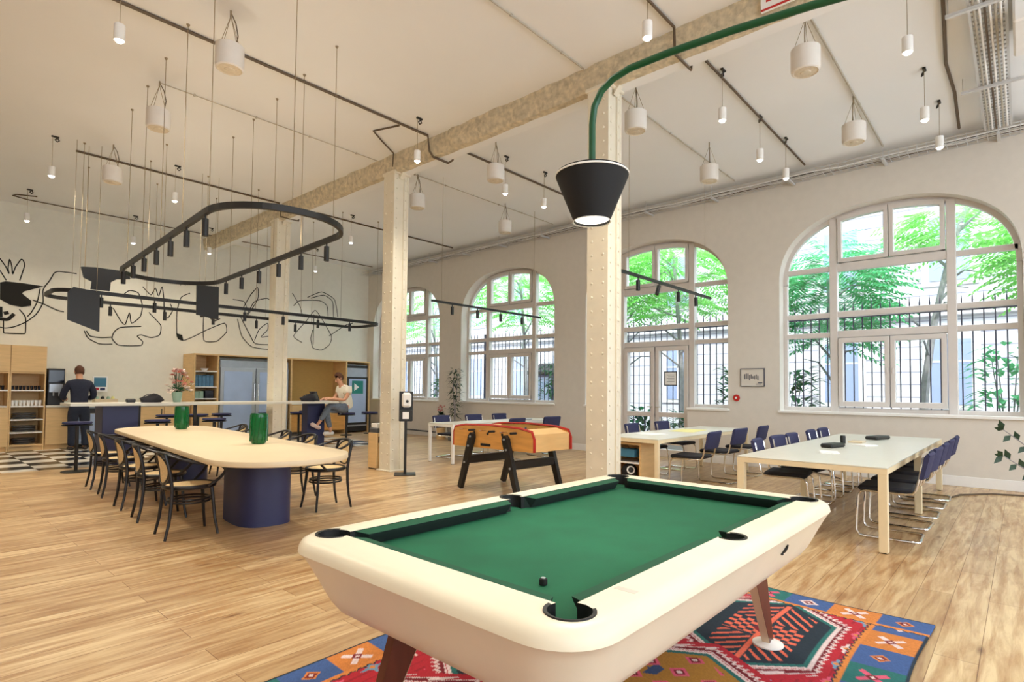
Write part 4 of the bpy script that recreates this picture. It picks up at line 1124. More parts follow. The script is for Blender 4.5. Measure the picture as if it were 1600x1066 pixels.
# double fridge
r=thing('double_fridge','large steel double door fridge built into the oak unit','fridge',(6.87,15.9,0))
b=MB().use(M['steel']); b.bb(-.93,.93,-.33,.35,.05,2.1,bev=.01); b.build('body',None,r)
b=MB().use(M['steel'])
for k in range(4): b.bb(-.9,.9,-.345,-.331,1.93+.035*k,1.95+.035*k)
b.build('vent_grille',None,r)
for s in(-1,1):
    b=MB().use(M['steel']); xa,xb=sorted((s*.01,s*.92)); b.bb(xa,xb,-.37,-.332,.12,1.9,bev=.006); d=b.build('door',None,r)
    b=MB().use(M['fridgeglass']); b.bb(xa+.09,xb-.09,-.376,-.371,.22,1.8); b.build('glass',None,d)
    b=MB().use(M['chrome']); b.tube([(s*.05,-.371,1.0),(s*.05,-.42,1.02),(s*.05,-.42,1.48),(s*.05,-.371,1.5)],.012,8); b.build('handle',None,d,smooth=True)
b=MB().use(M['paper']); b.bb(.35,.72,-.381,-.377,1.2,1.66); b.use(M['greyprint'])
b.bb(.38,.6,-.383,-.381,1.55,1.6)
for k in range(4): b.bb(.4,.68,-.383,-.381,1.45-.05*k,1.455-.05*k)
b.build('door_notice',None,r)
# single cooler
r=thing('drinks_cooler','steel drinks cooler with bright glass door and green label','fridge',(10.05,15.9,0))
b=MB().use(M['steel']); b.bb(-.385,.385,-.33,.35,.05,2.12,bev=.008); b.use(M['black']).bb(-.38,.38,-.335,-.331,.05,.2); b.build('body',None,r)
b=MB().use(M['black']); b.bb(-.38,.38,-.34,-.331,2.02,2.1); b.build('header',None,r)
b=MB().use(M['steel'])
for k in range(3): b.bb(-.36,.36,-.345,-.331,1.80+.06*k,1.83+.06*k)
b.build('vent_grille',None,r)
b=MB().use(M['black']); b.bb(-.37,.37,-.37,-.332,.25,1.74,bev=.006); d=b.build('door',None,r)
b=MB().use(M['fridgeglass']); b.bb(-.31,.31,-.376,-.371,.32,1.68); b.build('glass',None,d)
b=MB().use(M['teal']); b.bb(-.2,.2,-.38,-.377,1.22,1.62); b.use(M['paper']); b.prism([(-.12,1.3),(.05,1.42),(-.12,1.54)],-.382,-.380,'y'); b.build('label',None,d)

# high counter with cut-out for the column
r=thing('high_counter','long high white kitchen counter on navy bases, standing drinkers height','counter',(0,0,0))
x0,x1,y0,y1,z0,z1=2.12,7.05,11.62,12.42,1.04,1.085
b=MB().use(M['whitetop'])
for a in((x0,5.60,y0,y1),(6.12,x1,y0,y1),(5.60,6.12,y0,11.92),(5.60,6.12,12.47,y1+.06)): b.bb(a[0],a[1],a[2],min(a[3],y1) if a[2]<12.4 else y1+.1,z0,z1)
b.build('counter_top',None,r)
for xa,xb in((2.6,3.14),(6.55,6.98)):
    b=MB().use(M['navy']); b.bb(xa,xb,*((11.8,12.3) if xa<4 else (12.12,12.38)),.0,z0,bev=.006); b.build('base',None,r)
for x in (3.20,4.15):
    b=MB().use(M['black']); b.bb(x-.025,x+.025,12.0,12.05,0,z0); b.build('leg',None,r)
# bouquet
r=thing('flower_bouquet','bouquet of pink and white flowers in a glass vase on the high counter','flowers',(3.80,11.95,1.085))
b=MB().use(M['greenbox']); b.lathe([(0,0),(.06,0),(.085,.14),(.09,.2),(.085,.2),(.055,.01),(0,.01)],(0,0,0),16); b.build('vase',None,r,smooth=True)
rng=random.Random(4)
S_=MB().use(M['leafdark']); P1=MB().use(M['pinkpetal']); P2=MB().use(M['whitepetal'])
for i in range(56):
    q=rng.uniform(0,2*PI); h=rng.uniform(.16,.62); sp=(.30-.18*max(0,h-.3)/.3)*rng.uniform(.2,1)
    tip=Vector((sp*math.cos(q),sp*math.sin(q),h)); S_.tube([(0,0,.05),(tip.x*.4,tip.y*.4,.2+.2*h),tuple(tip)],.003,4)
    Pm=P1 if (h>.3 and rng.random()<.75) else P2
    for k in range(7):
        a=2*PI*k/7; leafquad(Pm,tip,Vector((math.cos(a),math.sin(a),rng.uniform(0,.9))),Vector((0,0,1)),.07,.06)
for i in range(26):
    q=rng.uniform(0,2*PI); leafquad(S_,Vector((.05*math.cos(q),.05*math.sin(q),rng.uniform(.16,.3))),Vector((math.cos(q),math.sin(q),rng.uniform(.1,1))),Vector((0,0,1)),.13,.04)
S_.build('stems',None,r)['kind']='stuff'; P1.build('pink_blooms',None,r)['kind']='stuff'; P2.build('white_blooms',None,r)['kind']='stuff'
def bag(name,loc,label,m='seatblk',s=1.0):
    r=thing(name,label,'bag',loc)
    b=MB().use(M[m]); prof=[(0,0),(.16,0),(.19,.04),(.175,.09),(.12,.13),(.05,.15),(0,.15)]
    b.lathe(prof,(0,0,0),20,1,.6); 
    for v in b.bm.verts: v.co.x+=.03*math.sin(v.co.z*40+v.co.y*9); v.co.z*=1+.25*math.sin(v.co.x*13)
    b.build('body',None,r,smooth=True)
    b=MB().use(M['black']); b.tube([(-.14,-.02,.10),(-.08,-.06,.15),(.02,-.08,.155),(.08,-.06,.13),(.13,-.02,.10)],.008,6); b.build('strap',None,r,smooth=True)
bag('backpack',(3.38,11.98,1.085),'dark crumpled bag on the high counter beside the bouquet'); bag('backpack',(6.38,11.8,1.085),'dark bag on the high counter by the laptop')
simplebox('black_pouch',(3.06,12.0,1.085),(.14,.1,.07),'black','small black pouch at the left part of the high counter','pouch',bev=.015)
r=thing('laptop','open laptop on the high counter in front of the seated man','laptop',(6.78,11.98,1.085),math.radians(90))
b=MB().use(M['steel']); b.bb(-.16,.16,-.11,.11,0,.015,bev=.004); b.build('keyboard_base',None,r)
b=MB().use(M['screen']); b.box((0,.155,.115),(.32,.01,.23),mtx=Matrix.Translation((0,.145,.11))@Matrix.Rotation(-.35,4,'X')); b.build('display',None,r)

# stools
def stool():
    r=thing('bar_stool','x','stool')
    b=MB().use(M['navyfab']); b.lathe([(0,.76),(.19,.765),(.2,.78),(.195,.80),(.0,.805)],(0,0,0),24); b.build('seat',None,r,smooth=True)
    b=MB().use(M['black']); b.lathe([(0,.735),(.205,.74),(.205,.752),(0,.76)],(0,0,0),24); b.build('seat_plate',None,r,smooth=True)
    b=MB().use(M['black']); b.cyl((0,0,.01),(0,0,.74),.026,seg=12); b.build('post',None,r,smooth=True)
    b=MB().use(M['black']); b.lathe([(0,0),(.2,0),(.2,.012),(.03,.02),(0,.02)],(0,0,0),24); b.build('base',None,r,smooth=True)
    b=MB().use(M['black']); b.tube([(.13*math.cos(2*PI*i/20),.13*math.sin(2*PI*i/20),.27) for i in range(20)],.01,6,closed=True); b.cyl((-.13,0,.27),(.13,0,.27),.008,seg=6); b.build('foot_ring',None,r,smooth=True)
    return r
SP=[(2.17,11.35,'in front of the standing man, clear of the oval table'),(3.30,11.3,'near side of the counter, first left of the green vase'),
 (4.22,11.25,'near side of the counter, right of the far green vase'),(6.12,13.2,'kitchen side of the counter, hidden partly by the white column'),(6.80,13.0,'kitchen side of the counter, first right of the white column'),
 (7.48,12.0,'carrying the seated man'),(4.02,13.2,'kitchen side of the counter, behind the flowers'),(4.62,13.2,'kitchen side of the counter, in front of the bookshelf'),(5.12,13.25,'kitchen side of the counter, left of the white column'),
 (7.45,13.8,'kitchen side of the counter, farthest back by the niche'),(8.22,12.14,'standing alone between the seated man and the riveted column')]
family(stool(),[(x,y,0,0,'black round bar stool, '+l) for x,y,l in SP],'black bar stools around the high counter')

# ================================================================== PEOPLE
def skin(name,verts,edges,m,parent,sub=2,root=0):
    """verts: list of (x,y,z,rx,ry)"""
    me=bpy.data.meshes.new(name); me.from_pydata([v[:3] for v in verts],edges,[]); me.materials.append(m)
    o=bpy.data.objects.new(name,me); COL.objects.link(o); o.parent=parent
    md=o.modifiers.new('skin','SKIN'); md.use_smooth_shade=True
    if not me.skin_vertices: 
        pass
    sv=me.skin_vertices[0].data if me.skin_vertices else None
    if sv is None:
        bm=bmesh.new(); bm.from_mesh(me); lay=bm.verts.layers.skin.verify(); bm.to_mesh(me); bm.free(); sv=me.skin_vertices[0].data
    for i,v in enumerate(verts):
        sv[i].radius=(v[3],v[4] if len(v)>4 else v[3]); sv[i].use_root=(i==root)
    s=o.modifiers.new('sub','SUBSURF'); s.levels=sub; s.render_levels=sub
    return o
def chain(*idx): return [(a,b) for a,b in zip(idx,idx[1:])]
def hand_part(V,E,wr,d,up,side):
    """append palm and five fingers to the vertex list from wrist index wr"""
    w=Vector(V[wr][:3]); d=Vector(d).normalized(); up=Vector(up).normalized(); s=d.cross(up).normalized()*side
    palm=len(V); V.append((*(w+d*.05),.022,.03)); E.append((wr,palm))
    kn=len(V); V.append((*(w+d*.085),.018,.032)); E.append((palm,kn))
    for k,(off,l) in enumerate(((-.03,.06),(-.01,.072),(.01,.068),(.03,.052))):
        a=len(V); p=w+d*.10+s*off; V.append((*p,.009)); V.append((*(p+d*l*.55-up*.012),.008)); V.append((*(p+d*l*.8-up*.035),.007)); E.extend([(kn,a),(a,a+1),(a+1,a+2)])
    a=len(V); p=w+d*.04-s*.035; V.append((*p,.011)); V.append((*(p+d*.04-s*.012-up*.01),.009)); E.extend([(palm,a),(a,a+1)])
def head_extras(root,hc,fw,hairm,longer=0):
    """hair cap, nose, ears, eyes; fw = facing direction"""
    f=Vector(fw).normalized(); s=f.cross(Vector((0,0,1))).normalized(); u=s.cross(f)
    hc=Vector(hc)
    b=MB().use(hairm); seg=20; rg=12; rows=[]
    for i in range(rg+1):
        th=(PI*.72)*i/rg; row=[]
        for j in range(seg):
            ph=2*PI*j/seg; dirv=(f*math.cos(ph)+s*math.sin(ph))*math.sin(th)+u*math.cos(th)
            front=max(0,dirv.dot(f)); lim=1.0
            cut=th
            if front>.35: cut=min(th,PI*.27+(.0))
            dirv=(f*math.cos(ph)+s*math.sin(ph))*math.sin(cut)+u*math.cos(cut)
            rr=Vector((dirv.dot(f)*.106,dirv.dot(s)*.088,dirv.dot(u)*.124)); wob=1+.05*math.sin(9*ph+3*th)+.03*math.sin(17*ph)
            row.append(b.bm.verts.new(hc+(f*rr.x+s*rr.y+u*rr.z)*wob+u*.012-f*.008))
        rows.append(row)
    for A,B in zip(rows,rows[1:]):
        for j in range(seg): b._f([A[j],A[(j+1)%seg],B[(j+1)%seg],B[j]])
    b.build('hair',None,root,smooth=True)
    b=MB().use(M['skin']); 
    for k in(-1,1):
        c=hc+s*k*.078-u*.01; b.lathe([(0,-.028),(.012,-.02),(.016,0),(.012,.022),(0,.03)],tuple(c),8,1,1)
    nb=hc+f*.092-u*.015; b.tube([tuple(nb+u*.03-f*.008),tuple(nb+f*.010),tuple(nb+f*.016-u*.02),tuple(nb-u*.03)],[.007,.010,.014,.008],8)
    b.build('face',None,root,smooth=True)
    b=MB().use(M['screen'])
    for k in(-1,1): b.sphere(tuple(hc+f*.088+s*k*.03+u*.01),.008,8,6)
    b.build('eyes',None,root)
    b=MB().use(M['redtrim']); mb=hc+f*.088-u*.055; b.tube([tuple(mb-s*.022),tuple(mb+f*.003),tuple(mb+s*.022)],.004,6); b.build('mouth',None,root)
# standing man, seen from behind
sx,sy=2.93,15.22
r=thing('person','man in dark navy jumper and trousers standing with his back turned at the worktop','person',(sx,sy,0))
V=[(0,.02,.97,.05,.05),(0,.0,1.12,.10,.08),(0,.02,1.30,.12,.08),(0,.03,1.43,.09,.06),(0,.05,1.52,.055,.055),(0,.085,1.60,.066,.075),(0,.105,1.68,.075,.09),(0,.11,1.745,.06,.07),
 (.17,.03,1.43,.062),(.235,.05,1.30,.05),(.26,.12,1.15,.044),(.20,.30,1.10,.034),(.17,.37,1.10,.026),
 (-.17,.03,1.43,.062),(-.235,.05,1.30,.05),(-.26,.12,1.15,.044),(-.20,.30,1.10,.034),(-.17,.37,1.10,.026),
 (.095,0,.86,.05),(.11,.02,.50,.055),(.12,-.02,.28,.05),(.12,-.03,.09,.036),(.13,.08,.04,.035),
 (-.095,0,.86,.05),(-.10,.02,.50,.055),(-.11,-.02,.28,.05),(-.11,-.03,.09,.036),(-.12,.08,.04,.035)]
E_=chain(0,1,2,3,4,5,6,7)+chain(3,8,9,10,11,12)+chain(3,13,14,15,16,17)+chain(0,18,19,20,21,22)+chain(0,23,24,25,26,27)
hand_part(V,E_,12,(0,1,-.2),(0,.2,1),1); hand_part(V,E_,17,(0,1,-.2),(0,.2,1),-1)
skin('body',V,E_,M['skin'],r)
T=[(0,0,.86,.175,.14),(0,0,1.02,.17,.13),(0,.02,1.22,.175,.125),(0,.03,1.41,.165,.11),(0,.05,1.535,.066,.066),(.175,.03,1.42,.085),(.25,.05,1.29,.072),(.275,.12,1.14,.066),(.215,.27,1.10,.054),(-.175,.03,1.42,.085),(-.25,.05,1.29,.072),(-.275,.12,1.14,.066),(-.215,.27,1.10,.054)]
skin('jumper',T,chain(0,1,2,3,4)+chain(3,5,6,7,8)+chain(3,9,10,11,12),M['navycloth'],r)
Tr=[(0,0,.93,.165,.135),(.10,0,.80,.12),(.115,.02,.50,.09),(.125,-.02,.28,.082),(.125,-.03,.07,.08),(-.10,0,.80,.12),(-.105,.02,.50,.09),(-.115,-.02,.28,.082),(-.115,-.03,.07,.08)]
Tr.append((0,0,1.06,.15,.12))
skin('trousers',Tr,chain(0,1,2,3,4)+chain(0,5,6,7,8)+[(0,9)],M['darkcloth'],r)
for s in(-1,1):
    b=MB().use(M['darkshoe']); b.box((s*.125,.045,.035),(.095,.28,.07),bev=.03); b.build('shoe',None,r,smooth=True)
head_extras(r,(0,.105,1.69),(0,1,-.25),M['hair'])
# seated man facing the left
r=thing('person','seated man in cream T-shirt and grey jeans with crossed legs typing on a laptop','person',(7.42,11.95,.015))
V=[(.03,0,.92,.08,.08),(.01,0,1.06,.09,.09),(-.04,0,1.22,.09,.11),(-.09,0,1.36,.07,.09),(-.13,0,1.44,.052,.052),(-.17,0,1.51,.07,.062),(-.195,0,1.575,.085,.072),(-.19,0,1.64,.068,.058),
 (-.07,.17,1.36,.058),(-.11,.22,1.2,.046),(-.20,.20,1.10,.04),(-.40,.12,1.125,.032),(-.46,.10,1.125,.026),
 (-.07,-.17,1.36,.058),(-.09,-.23,1.2,.046),(-.17,-.21,1.09,.04),(-.38,-.12,1.125,.032),(-.44,-.10,1.125,.026),
 (-.05,-.10,.88,.06),(-.48,-.08,.97,.05),(-.56,-.02,.76,.052),(-.66,.04,.56,.035),(-.74,.05,.50,.033),
 (-.05,.10,.86,.06),(-.46,.08,.84,.05),(-.44,.04,.62,.05),(-.36,.02,.37,.036),(-.44,.02,.315,.033)]
E2=(chain(0,1,2,3,4,5,6,7)+chain(3,8,9,10,11,12)+chain(3,13,14,15,16,17)+chain(0,18,19,20,21,22)+chain(0,23,24,25,26,27))
hand_part(V,E2,12,(-1,-.1,-.1),(-.1,0,1),1)
hand_part(V,E2,17,(-1,.1,-.1),(-.1,0,1),-1)
skin('body',V,E2,M['skin'],r)
T=[(.05,0,.84,.155,.17),(.02,0,1.04,.145,.16),(-.03,0,1.22,.135,.165),(-.08,0,1.36,.11,.145),(-.12,0,1.43,.062,.062),(-.065,.18,1.36,.078),(-.10,.225,1.23,.072),(-.065,-.18,1.36,.078),(-.085,-.235,1.23,.072)]
skin('t_shirt',T,chain(0,1,2,3,4)+chain(3,5,6)+chain(3,7,8),M['whitecloth'],r)
J=[(.02,0,.90,.145,.145),(-.10,-.10,.90,.11),(-.47,-.08,.975,.084),(-.56,-.02,.76,.07),(-.63,.03,.62,.058),(-.10,.10,.88,.11),(-.45,.08,.85,.082),(-.43,.04,.62,.07),(-.38,.02,.44,.056)]
skin('jeans',J,chain(0,1,2,3,4)+chain(0,5,6,7,8),M['jeans'],r)
b=MB().use(M['shoe']); b.box((0,0,0),(.28,.095,.09),mtx=Matrix.Translation((-.73,.05,.50))@Matrix.Rotation(.45,4,'Y')@Matrix.Scale(1,4),bev=.035); b.build('shoe',None,r,smooth=True)
b=MB().use(M['white']); b.box((0,0,0),(.28,.095,.09),mtx=Matrix.Translation((-.42,.02,.32)),bev=.035); b.build('shoe',None,r,smooth=True)
head_extras(r,(-.195,0,1.60),(-1,0,-.55),M['hair'])
# ================================================================== MURAL
MURAL={'mask':[[(1.66, 4.1), (1.76, 3.94), (1.82, 3.79), (1.8, 3.91), (1.82, 4.11), (1.86, 3.96), (1.88, 3.79), (1.92, 3.95), (2.01, 4.14), (2.05, 4.11), (2.07, 4.0), (2.0, 3.67)], [(1.67, 3.84), (1.78, 3.64)], [(1.76, 2.78), (1.77, 2.52), (1.82, 2.5), (2.1, 2.51), (2.13, 2.56), (2.12, 2.88), (2.01, 3.04)], [(2.43, 3.6), (2.4, 3.49), (2.41, 3.23), (2.3, 2.96), (2.13, 2.77), (1.94, 2.65), (1.8, 2.61), (1.71, 2.62)], [(2.35, 3.54), (2.31, 3.24), (2.22, 3.0), (2.15, 2.89)], [(2.43, 3.6), (2.51, 3.74), (2.59, 3.93), (2.68, 3.98), (3.0, 3.98)], [(2.23, 3.27), (2.41, 3.21), (2.67, 3.09), (2.79, 3.07)]],
'bottle':[[(3.18, 2.67), (3.26, 2.5), (3.48, 2.38), (3.74, 2.39)], [(3.22, 2.67), (3.3, 2.55), (3.52, 2.53), (3.73, 2.56)], [(4.33, 2.87), (3.9, 2.81), (3.77, 2.69), (3.73, 2.53), (3.85, 2.38), (4.09, 2.37), (4.34, 2.4), (4.37, 2.5), (4.25, 2.62), (4.34, 2.66), (4.55, 2.61), (4.74, 2.69), (4.76, 2.94), (4.53, 3.19), (4.49, 3.24)], [(3.73, 3.26), (3.9, 2.96), (3.99, 2.89), (4.07, 3.19), (4.12, 2.93), (4.3, 3.11), (4.34, 3.39), (4.24, 3.7), (4.05, 3.73), (3.92, 3.6)], [(4.33, 3.87), (4.52, 3.68), (4.61, 3.88), (4.69, 3.67), (4.76, 3.93), (4.81, 3.61), (4.83, 3.17), (4.92, 3.15), (5.02, 3.35), (4.96, 3.51)]],
'bird':[[(5.42, 3.85), (5.21, 3.71), (5.12, 3.31), (5.14, 2.69), (5.29, 2.59), (5.55, 2.72), (5.87, 2.92), (6.31, 3.14), (6.37, 2.91), (6.21, 2.71), (6.1, 2.62), (5.79, 2.63), (5.78, 3.32), (6.03, 3.17), (6.19, 3.25)], [(5.18, 4.02), (5.23, 4.11), (5.31, 4.04)]],
'hand':[[(6.51, 3.82), (6.81, 3.8), (6.9, 3.62)], [(6.81, 3.64), (6.99, 4.0), (7.19, 4.25), (7.2, 3.91), (6.94, 3.44)], [(6.91, 3.44), (7.11, 3.83), (7.48, 3.97), (7.75, 3.78)], [(6.65, 3.29), (6.78, 2.82), (7.08, 2.53), (7.65, 2.49), (7.74, 2.58)], [(6.7, 3.42), (7.02, 2.84), (7.17, 2.63), (7.61, 2.64), (7.64, 2.88), (7.32, 2.83), (7.51, 3.06), (7.5, 3.25), (7.26, 3.04), (7.14, 2.72)]],
'hat':[[(8.23, 4.23), (8.48, 3.87), (8.56, 3.62)], [(8.28, 3.85), (8.48, 4.03), (9.12, 4.11), (9.38, 3.98), (9.43, 3.64)], [(8.72, 4.16), (9.19, 4.39), (9.64, 4.21), (9.77, 3.67)], [(8.83, 4.15), (9.26, 4.3), (9.57, 4.14), (9.62, 3.62)], [(8.58, 2.76), (8.3, 2.94), (8.7, 3.43), (8.98, 3.79), (9.21, 3.55), (9.56, 3.03), (9.49, 2.75), (9.23, 2.57), (8.94, 2.62), (8.86, 2.91), (8.92, 3.18)], [(8.95, 3.66), (8.94, 2.72)], [(9.48, 3.03), (10.05, 3.42), (10.33, 3.52)]]}
MFILL={'mask':[[(1.68, 3.58), (1.77, 3.62), (2.07, 3.62), (2.42, 3.6), (2.08, 3.44), (2.05, 3.39), (2.21, 3.25), (2.21, 3.14), (2.05, 3.09), (1.85, 3.12), (1.69, 3.22)]],
'bird':[[(5.11, 2.77), (5.26, 2.73), (5.29, 2.6), (5.17, 2.61)]]}
MTHICK=[[(1.7, 2.8), (1.83, 2.8), (1.93, 2.93)], [(1.76, 2.92), (1.84, 2.95)], [(1.7, 3.06), (1.71, 2.84)]]
def smooth(P,n=4):
    P=[Vector(p) for p in P]
    if len(P)<3: return P
    out=[]; k=len(P)
    for i in range(k-1):
        p0=P[max(i-1,0)];p1=P[i];p2=P[i+1];p3=P[min(i+2,k-1)]
        for j in range(n):
            t=j/n; out.append(p1*(2*t**3-3*t*t+1)+p2*(3*t*t-2*t**3)+(p2-p0)*.3*(t**3-2*t*t+t)+(p3-p1)*.3*(t**3-t*t))
    out.append(P[-1]); return out
MLAB={'mask':'far wall line drawing of a head in a solid black hat, far left','bottle':'far wall line drawing of a curling bottle shape between the black panels','bird':'far wall line drawing of a boot shape with a black toe','hand':'far wall line drawing of spiky leaves over a bowl, left of the column','hat':'far wall line drawing of a looping hat, right of the column'}
def line(b,pts,w,y=YM-.006):
    pts=smooth(pts); L=[]; R_=[]
    for i,p in enumerate(pts):
        a=pts[max(i-1,0)]; c=pts[min(i+1,len(pts)-1)]; t=(c-a)
        if t.length<1e-6: t=Vector((1,0))
        t.normalize(); n=Vector((-t.y,t.x))*w/2
        L.append(b.bm.verts.new((p.x+n.x,y,p.y+n.y))); R_.append(b.bm.verts.new((p.x-n.x,y,p.y-n.y)))
    for i in range(len(pts)-1): b._f([L[i],L[i+1],R_[i+1],R_[i]])
for k,ls in MURAL.items():
    b=MB().use(M['ink'])
    for i,l in enumerate(ls): line(b,l,.022,YM-.005-.0004*i)
    for poly in MFILL.get(k,[]):
        b._f([b.bm.verts.new((x,YM-.008,z)) for x,z in poly])
    if k=='mask':
        for l in MTHICK: line(b,l,.07,YM-.009)
    tag(b.build('wall_drawing',None),MLAB[k],'mural')

# ================================================================== CEILING FITTINGS
def drop_spot():
    r=thing('pendant_spot','x','pendant lamp')   # origin at ceiling
    b=MB().use(M['wire']); b.cyl((0,0,0),(0,0,-.5),.003,seg=5); b.build('cord',None,r)
    b=MB().use(M['white']); b.lathe([(0,-.5),(.045,-.5),(.047,-.505),(.047,-.655),(.040,-.655),(.040,-.52)],(0,0,0),20); b.build('housing',None,r,smooth=True)
    b=MB().use(M['lampon']); b.lathe([(0,-.675),(.025,-.672),(.039,-.655),(.039,-.648),(0,-.648)],(0,0,0),18); b.build('lamp_lens',None,r,smooth=True)
    b=MB().use(M['black']); b.tube([(.0,0,-.01),(.06,.01,-.02),(.085,.02,-.055),(.06,.03,-.075),(.03,.02,-.055),(.05,.0,-.03)],.010,6); b.box((.03,0,-.012),(.10,.035,.022),bev=.004); b.build('cord_hook',None,r)
    return r
PS=[(1.44,6.4,'top left corner of the photo'),(1.73,11.4,'over the left end of the kitchen'),(3.44,11.23,'above the dining table, behind the ring light'),(3.85,15.3,'close to the mural wall, above the T shaped panel'),
 (5.14,6.51,'just left of the beam, nearest the dispenser column'),(6.98,6.46,'right of the beam, under a drum speaker'),(7.95,6.40,'left of the black lamp shade'),(4.72,2.57,'seeming to touch the green pipe'),
 (6.79,2.68,'first right of the riveted column'),(8.31,2.74,'second right of the riveted column'),(9.3,2.68,'against the cable tray above the framed drawing'),
 (6.58,.78,'nearest of the right hand row, high at the right'),(8.37,.83,'middle of the right hand row'),(9.45,.78,'by the cable tray above the nearest window'),
 (7.1,11.35,'far right of the kitchen, beyond the ring light'),(8.2,14.9,'far corner between mural and window wall'),(5.4,15.0,'near the beam end at the mural wall'),(1.9,14.9,'far left, near the mural of the black hat')]
FILL_PENDANTS=[(1.2,2.6),(-1.5,1.2),(-1.5,4.8),(-1.5,8.5),(3.2,-1.8),(-1.0,-2.6),(7.0,-2.4)]  # unseen pendants added behind the camera to brighten the pool table side
family(drop_spot(),[(x,y,ZC,0,'white cylinder pendant spot, '+l) for x,y,l in PS],'white pendant spots')
for x,y in FILL_PENDANTS: dup(bpy.data.objects['pendant_spot'],(x,y,ZC),0,'white cylinder pendant spot added behind the camera as fill light','pendant spots added behind the camera as fill light')
def speaker():
    r=thing('drum_speaker','x','speaker')
    R=.14
    b=MB().use(M['speaker']); b.lathe([(0,-.38),(R-.02,-.38),(R,-.39),(R,-.60),(R-.005,-.625),(R-.02,-.635)],(0,0,0),32); b.build('shell',None,r,smooth=True)
    b=MB().use(M['grille']); b.lathe([(R-.02,-.635),(R-.03,-.628),(.05,-.632),(.045,-.638),(.02,-.642),(0,-.642)],(0,0,0),32); b.build('grille',None,r,smooth=True)
    b=MB().use(M['wire'])
    for k in range(4):
        a=PI/2*k+.4; b.cyl((0,0,-.06),(R*.8*math.cos(a),R*.8*math.sin(a),-.38),.003,seg=5)
    b.cyl((0,0,0),(0,0,-.08),.010,seg=8); b.build('hanger_wires',None,r)
    b=MB().use(M['cable']); b.tube([(0,0,-.02),(.06,.02,-.1),(.09,.03,-.22),(.07,.02,-.33),(.05,.02,-.385)],.006,6); b.build('feed_cable',None,r)
    return r
SS=[(6.35,1.63,'largest at the right, near the green pipe'),(8.58,1.62,'above the nearest arched window'),(6.40,3.65,'beside the riveted column'),(8.71,3.65,'right of the riveted column, nearer the window wall'),
 (6.49,6.22,'behind the black lamp shade, nearer'),(6.55,8.27,'small, just right of the dispenser column'),(8.8,8.14,'small, above the far bar track'),
 (2.36,6.15,'largest at the left, cut by the cable run'),(2.32,8.29,'second at the left, above the ring light'),(2.46,11.06,'third at the left, over the kitchen end')]
family(speaker(),[(x,y,ZC,0,'white drum speaker hung from the ceiling, '+l) for x,y,l in SS],'white drum speakers')
# conduits along the ceiling
def conduit(pts,r_,m,label,clips=True):
    b=MB().use(M[m]); b.tube(pts,r_,6)
    if clips:
        for a,c in zip(pts,pts[1:]):
            A,B=Vector(a),Vector(c); n=int((B-A).length/.7)
            for i in range(n):
                p=A+(B-A)*(i+.5)/max(n,1); b.box(tuple(p),(.03,.03,.03),bev=.006)
    return tag(b.build('ceiling_conduit',None,smooth=False),label,'conduit')
zc=ZC-.02
conduit([(1.2,6.84,zc),(5.60,6.84,zc),(5.64,6.84,5.10),(5.72,6.84,5.03),(6.03,6.84,5.03),(6.12,6.84,5.1),(6.2,6.84,zc),(10.6,6.84,zc)],.018,'cable','dark conduit crossing the ceiling in front of the dispenser column')
conduit([(2.1,11.79,zc),(5.62,11.79,zc),(5.66,11.79,5.05),(6.06,11.79,5.05),(6.1,11.79,zc),(10.6,11.79,zc)],.018,'cable','dark conduit crossing the ceiling over the kitchen counter')
conduit([(2.1,15.3,zc),(1.8,15.45,zc),(1.75,15.6,zc),(2.0,15.7,zc),(10.6,15.65,zc)],.012,'cable','dark conduit curving near the mural wall',False)
conduit([(3.0,3.95,zc),(5.66,3.95,zc)],.010,'greycable','thin grey conduit left of the riveted column')
conduit([(6.1,3.95,zc),(10.6,3.95,zc)],.010,'greycable','thin grey conduit right of the riveted column')
conduit([(4.3,2.75,zc),(5.64,2.75,zc),(5.66,2.75,5.04),(6.06,2.75,5.04),(6.12,2.75,zc),(10.6,2.75,zc)],.016,'cable','dark conduit crossing behind the green pipe')
conduit([(6.35,1.60,zc),(10.6,1.60,zc)],.014,'greycable','grey conduit feeding the speakers above the nearest window')
conduit([(6.8,.52,zc),(7.3,.55,zc-.01),(8.4,.62,zc),(9.3,.60,zc),(10.6,.64,zc)],.018,'cable','twisted dark cable bundle beside the ladder tray')
conduit([(2.32,8.29,zc),(5.66,8.27,zc)],.007,'greycable','thin grey conduit feeding the speaker above the ring light')
conduit([(6.1,8.27,zc),(10.6,8.25,zc)],.007,'greycable','thin grey conduit behind the dispenser column')
conduit([(5.1,6.9,zc),(4.95,7.35,zc),(5.25,7.55,zc),(5.62,7.75,zc-.02),(5.64,7.80,5.1)],.012,'cable','angled dark conduit dropping to the column head',False)
# trays
r=thing('wall_cable_tray','wire mesh tray full of cables along the top of the window wall','cable tray',(0,0,0))
b=MB().use(M['tray'])
y=-4.0
for x,z in((W-.03,5.14),(W-.03,5.22),(W-.30,5.14),(W-.30,5.22),(W-.16,5.14)): b.cyl((x,Y0+.1,z),(x,YM-.1,z),.005,seg=5)
while y<YM:
    b.tube([(W-.03,y,5.24),(W-.03,y,5.14),(W-.30,y,5.14),(W-.30,y,5.24)],.004,4,caps=False); y+=.12
b.build('mesh',None,r)
rng=random.Random(8)
for k in range(7):
    pts=[]; y=Y0+.2; x=W-.06-.035*k
    while y<YM-.2: pts.append((x+rng.uniform(-.015,.015),y,5.165+rng.uniform(0,.03))); y+=.5
    b=MB().use(M[['greycable','cable','white','tray','greycable','black','white'][k]]); b.tube(pts,.012 if k!=5 else .008,5); b.build('cable',None,r)
b=MB().use(M['tray']); y=-4.0
